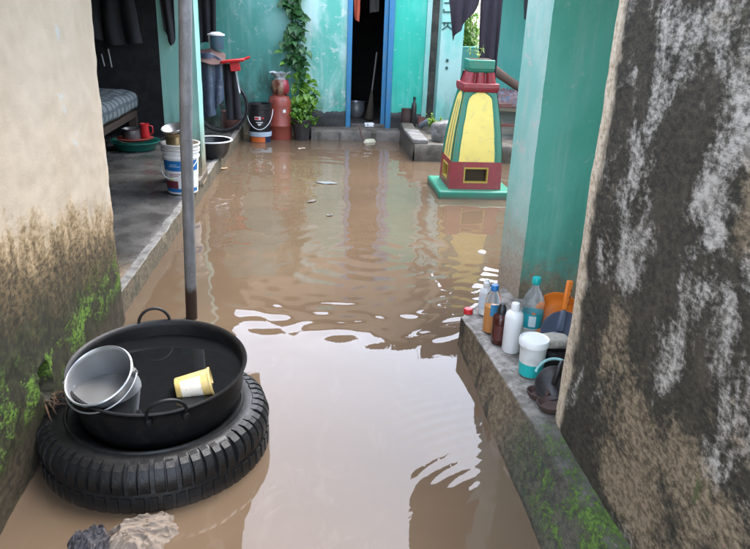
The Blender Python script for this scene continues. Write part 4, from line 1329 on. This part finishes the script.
def paint_bucket():
    r0, r1, h_ = .125, .148, .36
    t = thing('paint_bucket', 'white paint bucket with blue printed band on the verandah edge', 'bucket', (-1.075, 5.80, VZ + .004))
    pail(t, r0, r1, h_, WHITEP)
    f0, f1 = R(-165), R(-15)
    band(t, 'blue_band', r0, r1, h_, .20, .285, flat('blue_print', (.01, .15, .42, 1), .35), f0, f1)
    band(t, 'blue_band', r0, r1, h_, .02, .05, flat('blue_print_low', (.015, .16, .42, 1), .35), f0, f1)
    band(t, 'picture_print', r0, r1, h_, .05, .115, plain('dark_print', (.20, .03, .035, 1), .4, .9, 16, dirt=(.015, .03, .12, 1), damt=.9), R(-175), R(-95))
    band(t, 'yellow_print', r0, r1, h_, .118, .145, flat('yellow_print', (.55, .55, .08, 1), .4), R(-130), R(-110))
    for z, a, b_ in ((.17, -130, -85), (.156, -128, -92), (.235, -125, -85), (.25, -120, -95)):
        band(t, 'text_line', r0, r1, h_, z, z + .006, flat('text_print', (.35, .10, .12, 1) if z < .2 else (.45, .60, .75, 1), .4), R(a), R(b_), .0022, 10)
    bail(t, .155, .30, .16, WHITEP, R(-112))
    # second pail nested in it
    t2 = thing('nested_pail', 'white pail nested inside the paint bucket under the brass pot', 'bucket', (-1.075, 5.80, VZ + .12))
    pail(t2, .118, .155, .30, plain('grubby_white_plastic', (.60, .58, .55, 1), .4, .2, 9, dirt=(.3, .26, .22, 1)))
    t3 = thing('brass_pot', 'brassy metal pot standing in the white pail', 'pot', (-1.095, 5.795, VZ + .30))
    BR = plain('dull_brass', (.28, .20, .10, 1), .38, .3, 9, metal=.7, dirt=(.10, .07, .04, 1))
    part('body', B().lathe([(0, 0), (.075, 0), (.088, .01), (.094, .17), (.092, .175), (.104, .195), (.106, .20), (.102, .203), (.090, .18), (.088, .012), (0, .006)], 40), BR, t3, 40)
    t4 = solo('steel_bowl', B().lathe([(0, 0), (.05, 0), (.082, .025), (.104, .062), (.109, .064), (.106, .068), (.098, .062), (.076, .03), (.048, .006), (0, .006)], 40),
              plain('worn_steel', (.50, .49, .47, 1), .3, .2, 9, metal=.8, dirt=(.2, .17, .12, 1)), 'shallow steel bowl tipped on top of the brass pot', 'bowl', (-1.10, 5.79, VZ + .485), (R(12), R(-9), 0))
paint_bucket()

def basin():
    t = thing('metal_basin', 'wide black basin with pale rim at the verandah edge behind the pillar', 'basin', (-1.02, 7.28, VZ + .004))
    part('bowl', B().lathe([(0, 0), (.12, 0), (.16, .05), (.195, .17), (.21, .18), (.188, .175), (.15, .05), (0, .02)], 44), plain('black_enamel', (.02, .021, .024, 1), .35), t, 50)
    part('rim', B().lathe([(.192, .176), (.212, .174), (.217, .182), (.212, .190), (.192, .186)], 44), plain('pale_enamel_rim', (.52, .56, .58, 1), .35, .2), t, 60)
basin()

def bed():
    t = thing('wooden_cot', 'wooden cot with a checked mattress in the dark verandah', 'bed', (-2.02, 7.45, VZ))
    part('frame', B().box(-1.1, -.02, -1.05, 1.0, .24, .31), WOODD, t, bev=.008)
    for x in (-1.05, -.06):
        for y in (-1.0, .95):
            part('leg', B().frustum([(x - .035, y - .035), (x + .035, y - .035), (x + .035, y + .035), (x - .035, y + .035)], [(x - .045, y - .045), (x + .045, y - .045), (x + .045, y + .045), (x - .045, y + .045)], 0, .24), WOODD, t)
    b = B()
    def f(u, v):
        a = 2 * PI * v
        sx, sz = .55, .13
        cx = math.copysign(abs(math.cos(a)) ** .45, math.cos(a)); cz = math.copysign(abs(math.sin(a)) ** .55, math.sin(a))
        y = -1.08 + 2.12 * u
        e = 1 - max(0, abs(u - .5) - .46) / .04 * .25
        return (-.54 + sx * cx * e + .012 * nz(y, v * 4, 2, 4), y, .43 + sz * cz * e + .02 * nz(cx, y, 0, 3))
    b.grid(f, 50, 40)
    for e in (0, 50):
        ring = [j * 51 + e for j in range(40)]
        b.f.append(tuple(ring if e else ring[::-1])); b.mi.append(0)
    part('mattress', b, mat_check(), t, 60)
bed()

def washtub():
    t = thing('green_basin', 'low green basin on the verandah floor beside the cot', 'basin', (-1.90, 7.68, VZ + .003))
    part('bowl', B().lathe([(0, 0), (.20, 0), (.245, .075), (.262, .08), (.262, .092), (.24, .088), (.195, .012), (0, .01)], 44), plain('green_plastic', (.010, .12, .092, 1), .38, .2), t, 50)
    solo('red_plate', B().lathe([(0, .0), (.15, .004), (.19, .03), (.195, .034), (.18, .034), (0, .016)], 40), plain('brick_red_plastic', (.30, .055, .04, 1), .4), 'red plate lying on the green basin', 'plate', (-1.90, 7.68, VZ + .088))
    solo('steel_mug', B().lathe([(0, 0), (.085, 0), (.095, .02), (.088, .10), (.10, .115), (.095, .115), (.082, .10), (0, .02)], 36), plain('dark_steel', (.16, .16, .165, 1), .35, .3, 8, metal=.7), 'dark steel pot sitting on the red plate', 'pot', (-1.93, 7.66, VZ + .108))
    r_ = thing('red_jug', 'red plastic jug beside the steel pot on the red plate', 'jug', (-1.80, 7.72, VZ + .12))
    part('body', B().lathe([(0, 0), (.045, 0), (.05, .01), (.042, .12), (.048, .15), (.044, .15), (.038, .12), (0, .02)], 28), REDP, r_)
    part('handle', B().tube([(.045, 0, .13), (.085, 0, .12), (.085, 0, .05), (.048, 0, .03)], .007, 8), REDP, r_, 60)
washtub()

# dark clothes and utensils hanging in the verandah
DK = plain('black_cloth', (.016, .016, .02, 1), .9, .3, 8, bump=.3, bscale=120)
DK2 = plain('grey_cloth', (.022, .022, .027, 1), .9, .3, 8, bump=.3, bscale=120)
cloth('hanging_shirt', [(-2.62, 8.40, 1.95), (-2.3, 8.40, 1.98), (-2.0, 8.40, 1.9)], [(-2.52, 8.40, 1.3), (-2.3, 8.40, 1.16), (-1.92, 8.40, 1.20)], DK2, 'dark grey garment hanging at the back of the dark verandah', 3, .05, 'garment', seed=3)
cloth('hanging_shirt', [(-2.9, 8.42, 1.9), (-2.7, 8.42, 1.9), (-2.55, 8.42, 1.92)], [(-2.9, 8.42, .9), (-2.75, 8.42, .85), (-2.6, 8.42, .9)], DK, 'black garment hanging left of the grey one over the cot', 2, .04, 'garment', seed=8)
cloth('pillar_cloth', [(-1.24, 6.07, 1.95), (-1.17, 6.06, 1.95), (-1.09, 6.06, 1.95)], [(-1.20, 6.07, 1.42), (-1.14, 6.055, 1.30), (-1.10, 6.06, 1.36)], DK, 'black cloth hanging on the front of the left pillar', 1.5, .015, 'cloth', seed=11)
for x, z, l, lab in ((-2.28, .92, .20, 'pale stick leaning in the dark behind the cot, the longer one'), (-2.36, .93, .13, 'pale stick leaning in the dark behind the cot, the shorter one')):
    solo('stick', B().tube([(x, 8.44, z), (x - .03, 8.47, z + l)], .008, 6), plain('pale_stick', (.4, .4, .4, 1), .6), lab, 'stick')

def bicycle():
    t = thing('bicycle', 'old black bicycle parked along the back wall on the verandah', 'bicycle', (-1.62, 8.85, VZ))
    BK = plain('black_frame_paint', (.02, .02, .022, 1), .4)
    ST = plain('bike_steel', (.10, .10, .105, 1), .45, .3, 9, metal=.5, dirt=(.12, .07, .04, 1))
    for cx in (-.52, .52):
        wl = link('wheel', None, t, (cx, 0, .335))
        ring = lambda r_: [(r_ * math.cos(a), 0, r_ * math.sin(a)) for a in arc(0, 2 * PI, 48)[:-1]]
        part('tyre', B().tube(ring(.318), .017, 8, True), BLACKP, wl, 60)
        part('rim', B().tube(ring(.296), .009, 6, True), ST, wl, 60)
        sp = B()
        for k in range(24):
            a = 2 * PI * k / 24
            sp.tube([(.02 * math.cos(a + .8), .02 * (-1) ** k, .02 * math.sin(a + .8)), (.292 * math.cos(a), 0, .292 * math.sin(a))], .0018, 4)
        part('spokes', sp, ST, wl, 60)
        part('hub', B().tube([(0, -.04, 0), (0, .04, 0)], .018, 10), ST, wl, 60)
    fr = B()
    A, Hd, Bb, Rr = (-.22, 0, .80), (.38, 0, .82), (-.06, 0, .30), (-.52, 0, .335)
    for p, q in ((A, Hd), (A, Bb), (Hd, Bb), (A, Rr), (Bb, Rr)): fr.tube([p, q], .015, 8)
    fr.tube([(.36, 0, .92), (.40, 0, .72), (.52, 0, .335)], .014, 8)
    part('frame', fr, BK, t, 60)
    part('handlebar', B().tube([(.30, -.26, .96), (.38, -.22, .97), (.37, -.05, .94), (.37, .05, .94), (.38, .22, .97), (.30, .26, .96)], .011, 8), ST, t, 60)
    part('saddle', B().grid(lambda u, v: (-.36 + .28 * u, (v - .5) * (.18 - .13 * u), .90 + .03 * math.sin(v * PI)), 10, 8), BLACKP, t, 60)
bicycle()
TARP = plain('blue_grey_tarp', (.075, .10, .15, 1), .35, .7, 7, bump=.4, bscale=20, dirt=(.25, .28, .32, 1), damt=.5)
BRC = plain('brown_cloth', (.12, .07, .06, 1), .9, .3, 9, bump=.3)
cloth('plastic_sheet', [(-1.34, 8.46, 1.10), (-1.15, 8.42, 1.12), (-1.02, 8.44, 1.05)], [(-1.34, 8.46, .34), (-1.14, 8.42, .40), (-1.03, 8.44, .60)], TARP, 'blue-grey plastic sheet draped over the bicycle handlebar', 2, .03, 'sheet', seed=21)
cloth('draped_cloth', [(-1.32, 8.60, 1.13), (-1.15, 8.58, 1.16), (-1.0, 8.6, 1.10)], [(-1.32, 8.36, 1.04), (-1.14, 8.34, .99), (-.96, 8.36, 1.0)], BRC, 'brown cloth folded over the top of the bicycle', 1.5, .02, 'cloth', seed=22)
cloth('black_trousers', [(-1.03, 8.50, 1.0), (-.95, 8.48, 1.0), (-.87, 8.5, .98)], [(-1.02, 8.50, .36), (-.93, 8.48, .34), (-.83, 8.5, .36)], DK, 'black trousers hanging below the red pan beside the bicycle', 2, .03, 'garment', seed=23)
cloth('white_strap', [(-.88, 8.44, .96), (-.86, 8.44, .96)], [(-.84, 8.44, .66), (-.82, 8.44, .68)], plain('white_cloth', (.55, .58, .60, 1), .8), 'narrow white strap hanging beside the black trousers', 0.5, .01, 'strap', seed=24)
def red_pan():
    t = thing('red_dustpan', 'red plastic dustpan lying on the hanging clothes by the back wall', 'dustpan', (-.885, 8.45, 1.02), (0, R(-7), 0))
    b = B().frustum([(-.14, -.08), (.12, -.10), (.12, .10), (-.14, .08)], [(-.15, -.09), (.135, -.11), (.135, .11), (-.15, .09)], 0, .03)
    b.box(-.05, .06, -.05, .05, -.10, 0)
    part('tray', b, REDP, t, 30, bev=.008)
    part('handle', B().tube([(.12, 0, .02), (.19, 0, .04)], .014, 8), REDP, t, 60)
red_pan()
def lidded_pail():
    t = thing('lidded_pail', 'blue-grey pail with a white lid on top of the bicycle load', 'pail', (-1.10, 8.62, 1.15))
    t.scale = (.78, .78, .82)
    part('body', B().lathe([(0, 0), (.10, 0), (.105, .01), (.118, .19), (.112, .19), (0, .18)], 32), plain('blue_grey_pail', (.05, .11, .14, 1), .4, .2), t, 40)
    part('lid', B().lathe([(.120, .185), (.128, .187), (.130, .205), (.10, .215), (.06, .235), (0, .238)], 32), WHITEP, t, 40)
lidded_pail()

cloth('dark_curtain', [(-1.34, 8.95, 2.05), (-1.22, 8.95, 2.05), (-1.12, 8.95, 2.05)], [(-1.34, 8.95, 1.20), (-1.22, 8.95, 1.22), (-1.15, 8.95, 1.30)], DK, 'black cloth hanging just behind the left pillar above the bicycle', 2, .02, 'cloth', seed=51)
pot('clay_pot', 'round reddish clay pot on the verandah between bicycle wheel and black bucket', (-1.02, 9.12, VZ), .13, .24, plain('reddish_clay', (.13, .05, .04, 1), .6))

# ------------------------------------------------------------------ along the back wall
def oil_bucket():
    r0, r1, h_ = .128, .15, .36
    t2 = thing('orange_band_bucket', 'pail with white and orange bands under the black bucket', 'bucket', (-.64, 9.03, GZ))
    pail(t2, .125, .14, .30, plain('navy_plastic', (.015, .025, .06, 1), .4))
    band(t2, 'orange_band', .125, .14, .30, .165, .235, plain('orange_print', (.65, .14, .03, 1), .4), R(-150), R(-60))
    band(t2, 'white_band', .125, .14, .30, .238, .298, plain('pale_print', (.42, .50, .58, 1), .4), R(-175), R(-5), .010)
    t = thing('black_bucket', 'black lubricant bucket with wire bail and red and white label by the gas cylinder', 'bucket', (-.64, 9.03, .125))
    pail(t, r0, r1, h_, BLACKP)
    band(t, 'badge', r0, r1, h_, .165, .208, flat('badge_white', (.75, .62, .62, 1), .4), R(-116), R(-82))
    band(t, 'badge_stripe', r0, r1, h_, .172, .198, flat('badge_red', (.62, .04, .06, 1), .4), R(-114), R(-92), .0022)
    band(t, 'red_mark', r0, r1, h_, .178, .202, flat('mark_red', (.5, .03, .04, 1), .4), R(-76), R(-66))
    for z, a, c_ in ((.128, -108, -72), (.106, -100, -80), (.096, -97, -84)):
        band(t, 'text_line', r0, r1, h_, z, z + .012, flat('text_white', (.75, .75, .75, 1), .4), R(a), R(c_))
    bail(t, .158, .29, .24, flat('wire', (.62, .65, .66, 1), .35), R(-90))
oil_bucket()

def cylinder():
    t = thing('gas_cylinder', 'red-brown gas cylinder standing by the back wall beside the vine', 'gas cylinder', (-.395, 9.26, GZ))
    RB = plain('maroon_paint', (.25, .050, .032, 1), .42, .25, 6, bump=.1, dirt=(.09, .03, .025, 1), damt=.7)
    h0 = .16
    pr = [(.11, 0), (.112, .05), (.13, .055), (.150, .12), (.155, .18), (.155, .33), (.159, .335), (.159, .35), (.155, .355), (.155, .60), (.148, .66), (.125, .71), (.08, .735), (0, .74)]
    part('tank', B().lathe(pr, 44), RB, t, 40)
    c = B()
    for a0, a1 in ((20, 140), (200, 320)):
        c.lathe([(.088, .70), (.09, .85), (.096, .86), (.096, .845), (.094, .70)], 16, R(a0), R(a1))
    part('collar', c, RB, t, 40)
    part('valve', B().lathe([(.022, .735), (.022, .77), (.03, .775), (.03, .80), (.015, .82), (0, .82)], 16), plain('brass_valve', (.45, .32, .12, 1), .35, metal=.8), t, 40)
    part('stamp', B().lathe([(.1562, .52), (.1562, .56)], 4, R(-72), R(-58)), flat('white_stamp', (.7, .7, .7, 1), .5), t, 60)
cylinder()
def bag():
    b = B()
    def f(u, v):
        a = 2 * PI * u
        r_ = [.05, .105, .12, .115, .10, .06, .075, .12][min(7, round(v * 7))]
        z = [.0, .01, .06, .12, .17, .20, .235, .275][min(7, round(v * 7))]
        r_ *= 1 + .16 * nz(math.cos(a) * 2, math.sin(a) * 2, z * 8, 1.3) + (.25 * math.sin(5 * a) if v > .8 else 0)
        return (r_ * math.cos(a), r_ * math.sin(a), z + (.03 * nz(math.cos(a), math.sin(a), 4, 2.5) if v > .8 else 0))
    b.grid(f, 48, 7)
    g = G('crinkled_bag_plastic')
    v = g.oc()
    n = g.noise(v, 9, 4, .6)
    z = g.xyz(v)[2]
    c = g.mix(g.ss(n, .42, .54), (.13, .045, .028), (.24, .15, .09))
    c = g.mix(g.ss(g.xyz(v)[0], .03, .05), c, (.26, .025, .035))
    c = g.mix(g.ss(z, .175, .205), c, (.40, .42, .43))
    m = g.out(c, .25, 0, g.bump(g.noise(v, 40, 3), .6, .01))
    solo('plastic_bag', b, m, 'knotted plastic bag of red and brown things on the gas cylinder', 'bag', (-.385, 9.25, GZ + .745), smooth=60)
bag()

# clutter right of the door
pot('water_jar', 'dark jar against the plinth right of the door', (1.30, 9.27, .205), .075, .23, CLAYP, 'jar')
bottle('dark_bottle', 'tall dark bottle with black cap in the corner right of the door', (1.39, 9.22, .205), [(0, 0), (.034, 0), (.036, .006), (.036, .26), (.03, .30), (.015, .33), (.014, .36)], plain('smoky_glass', (.03, .028, .025, 1), .2, bump=0), [(.016, .35), (.018, .352), (.018, .39), (0, .392)], BLACKP)
bottle('pale_bottle', 'greyish plastic bottle lying among the jars by the corner', (1.47, 9.08, .24), [(0, 0), (.036, 0), (.038, .006), (.038, .15), (.03, .18), (.014, .20), (.013, .22)], plain('grey_bottle_plastic', (.16, .18, .20, 1), .4), [(.015, .21), (.017, .212), (.017, .235), (0, .236)], REDP)
bpy.data.objects['pale_bottle'].rotation_euler = (R(62), 0, R(35))
pot('small_pot', 'small reddish clay pot on the slab right of the door', (1.50, 9.22, .205), .055, .13, plain('red_clay', (.18, .07, .05, 1), .7))
def weed():
    t = thing('weed', 'small bright green weed growing beside the boulder at the pilaster foot', 'plant', (1.60, 8.78, .2))
    lf, st = B(), B()
    for i in range(26):
        a = random.uniform(0, 6.28); l = random.uniform(.08, .22)
        q = Vector((math.cos(a) * l * .5, math.sin(a) * l * .4, l))
        st.tube([(0, 0, 0), q], .0025, 4)
        for _ in range(7):
            leaf(lf, q * random.uniform(.5, 1.05), rv(1) + Vector((0, -.4, .2)), Vector((0, 0, 1)) + rv(.3), random.uniform(.035, .065), .03, False)
    part('stems', st, plain('weed_stem', (.12, .2, .05, 1), .6), t, 60)
    part('foliage', lf, mat_leaf('weed_leaf', (.10, .24, .02), (.28, .42, .05)), t, 0)['kind'] = 'stuff'
weed()

# things inside the doorway
def broom():
    t = thing('broom', 'pale-handled broom leaning inside the dark doorway', 'broom', (.86, 10.0, .165), (R(-6), R(4), 0))
    part('handle', B().tube([(0, 0, .35), (.02, 0, .95)], .013, 8), plain('pale_broom_wood', (.16, .15, .14, 1), .6), t, 60)
    part('bristles', B().lathe([(.015, .42), (.03, .30), (.07, .02), (.05, 0), (0, 0)], 16, wob=.06), plain('broom_straw', (.07, .055, .04, 1), .9, .5, 40), t, 60)
broom()
pot('steel_pot', 'greyish metal pot on the floor inside the dark doorway', (.69, 10.35, .165), .13, .22, plain('grey_metal', (.3, .31, .33, 1), .4, metal=.6))
cloth('orange_cloth', [(.57, 9.62, 1.9), (.66, 9.62, 1.9)], [(.58, 9.62, 1.55), (.645, 9.62, 1.50)], plain('orange_fabric', (.42, .075, .035, 1), .9), 'orange cloth hanging at the top left inside the doorway', 1, .015, seed=31)
cloth('grey_towel', [(.85, 10.6, 2.0), (1.0, 10.6, 2.0)], [(.86, 10.6, 1.62), (1.01, 10.6, 1.65)], plain('towel', (.3, .3, .31, 1), .9), 'grey towel hanging deep inside the doorway', 1.5, .02, seed=33)
rag('white_rag', (.80, 9.12, .0), .13, .05, .05, plain('wet_white_rag', (.52, .50, .36, 1), .7, .3, 14), 'whitish wet rag lying in the water below the doorstep', 5.1, .4)
rag('paper_scrap', (.83, 9.50, .188), .10, .045, .022, plain('paper', (.60, .60, .58, 1), .8), 'crumpled white scrap lying on the door threshold', 9.4, .1)
solo('rag_stick', B().tube([(.66, 9.20, .20), (.69, 9.14, .09), (.73, 9.10, .02)], [.012, .012, .010], 7), LOG, 'short dark stick stuck in the water beside the white rag', 'stick')

# bench and log in the far right room
def bench():
    t = thing('wooden_bench', 'painted reddish wooden bench in the far right room', 'bench', (2.55, 8.75, .20))
    part('seat', B().box(-.30, .55, -.18, .25, .36, .42), WOODR, t, bev=.008)
    for x, y in ((-.22, -.13), (-.22, .2), (.48, -.13), (.48, .2)):
        part('leg', B().lathe([(.03, 0), (.035, .05), (.025, .10), (.04, .16), (.028, .22), (.036, .30), (.04, .36)], 14, c=(x, y)), WOODR, t, 50)
    part('side_rail', B().box(-.22, .48, -.14, -.10, .12, .16), WOODR, t, bev=.006)
bench()
PRINT = plain('printed_cotton', (.16, .10, .10, 1), .9, .5, 12, dirt=(.05, .25, .38, 1), damt=.9)
rag('folded_quilt', (2.58, 8.72, .615), .34, .20, .17, PRINT, 'folded printed quilt lying on the wooden bench', 12.2)
solo('log', B().tube([(2.16, 8.80, 1.10), (2.34, 8.78, .99), (2.52, 8.76, .88), (2.9, 8.74, .66)], [.05, .062, .054, .06], 12), LOG, 'dark bark-covered log lying across the quilt in the far right room', 'log')
cloth('door_cloth', [(2.62, 8.9, 2.0), (2.8, 8.9, 2.0)], [(2.66, 8.9, 1.62), (2.80, 8.9, 1.58)], DK, 'dark cloth corner hanging at top of the far right room', 1, .02, seed=41)

# ------------------------------------------------------------------ floating bits
def float_leaf(loc, L, W, c, label, rz, name='floating_leaf', cat='leaf'):
    b = B()
    def f(u, v):
        w_ = math.sin(PI * min(1, u * .96 + .02)) ** .8
        return (L * (u - .5), W * (v - .5) * w_, .004 + .006 * nz(u * 3, v * 3, L * 90, 1) + .005 * abs(v - .5))
    b.grid(f, 14, 8)
    o = solo(name, b, plain(name + '_tint', c, .5, .4, 30), label, cat, loc, (0, 0, rz), smooth=60)
    m = o.modifiers.new('thickness', 'SOLIDIFY'); m.thickness = .002
float_leaf((-.97, 7.3, .002), .20, .07, (.42, .27, .13, 1), 'tan floating leaf near the verandah edge', .3)
float_leaf((.17, 6.72, .002), .22, .10, (.10, .12, .13, 1), 'dark grey floating leaf in mid-courtyard', -.2)
float_leaf((.02, 6.0, .002), .11, .05, (.05, .04, .03, 1), 'small blackish leaf floating nearer than the grey one', .8)
float_leaf((.17, 5.55, .002), .06, .04, (.06, .05, .035, 1), 'tiny dark leaf floating in the ripples', .2)
float_leaf((-.10, 8.55, .002), .10, .05, (.45, .38, .28, 1), 'pale leaf floating below the gas cylinder', .5)
solo('foam_clump', B().lathe([(.030, -.002), (.027, .008), (.015, .014), (0, .016)], 16, wob=.12), plain('foam', (.75, .73, .70, 1), .6, .2, 40), 'white clump of foam floating before the green pillar', 'foam', (1.26, 4.62, 0))

# ------------------------------------------------------------------ groups for repeats
for stem, grp in {'tin_roof': 'tin roofs round the courtyard', 'hanging_cloth': 'dark cloths hanging above the shrine', 'hanging_shirt': 'garments hanging in the dark verandah',
                  'stick': 'pale sticks behind the cot', 'clay_dish': 'clay dishes at the foot of the mouldy wall', 'floating_leaf': 'leaves floating on the flood water', 'crumpled_rag': 'rags in front of the tyre'}.items():
    for o in list(S.objects):
        if o.parent is None and o.name.split('.')[0] == stem: o['group'] = grp
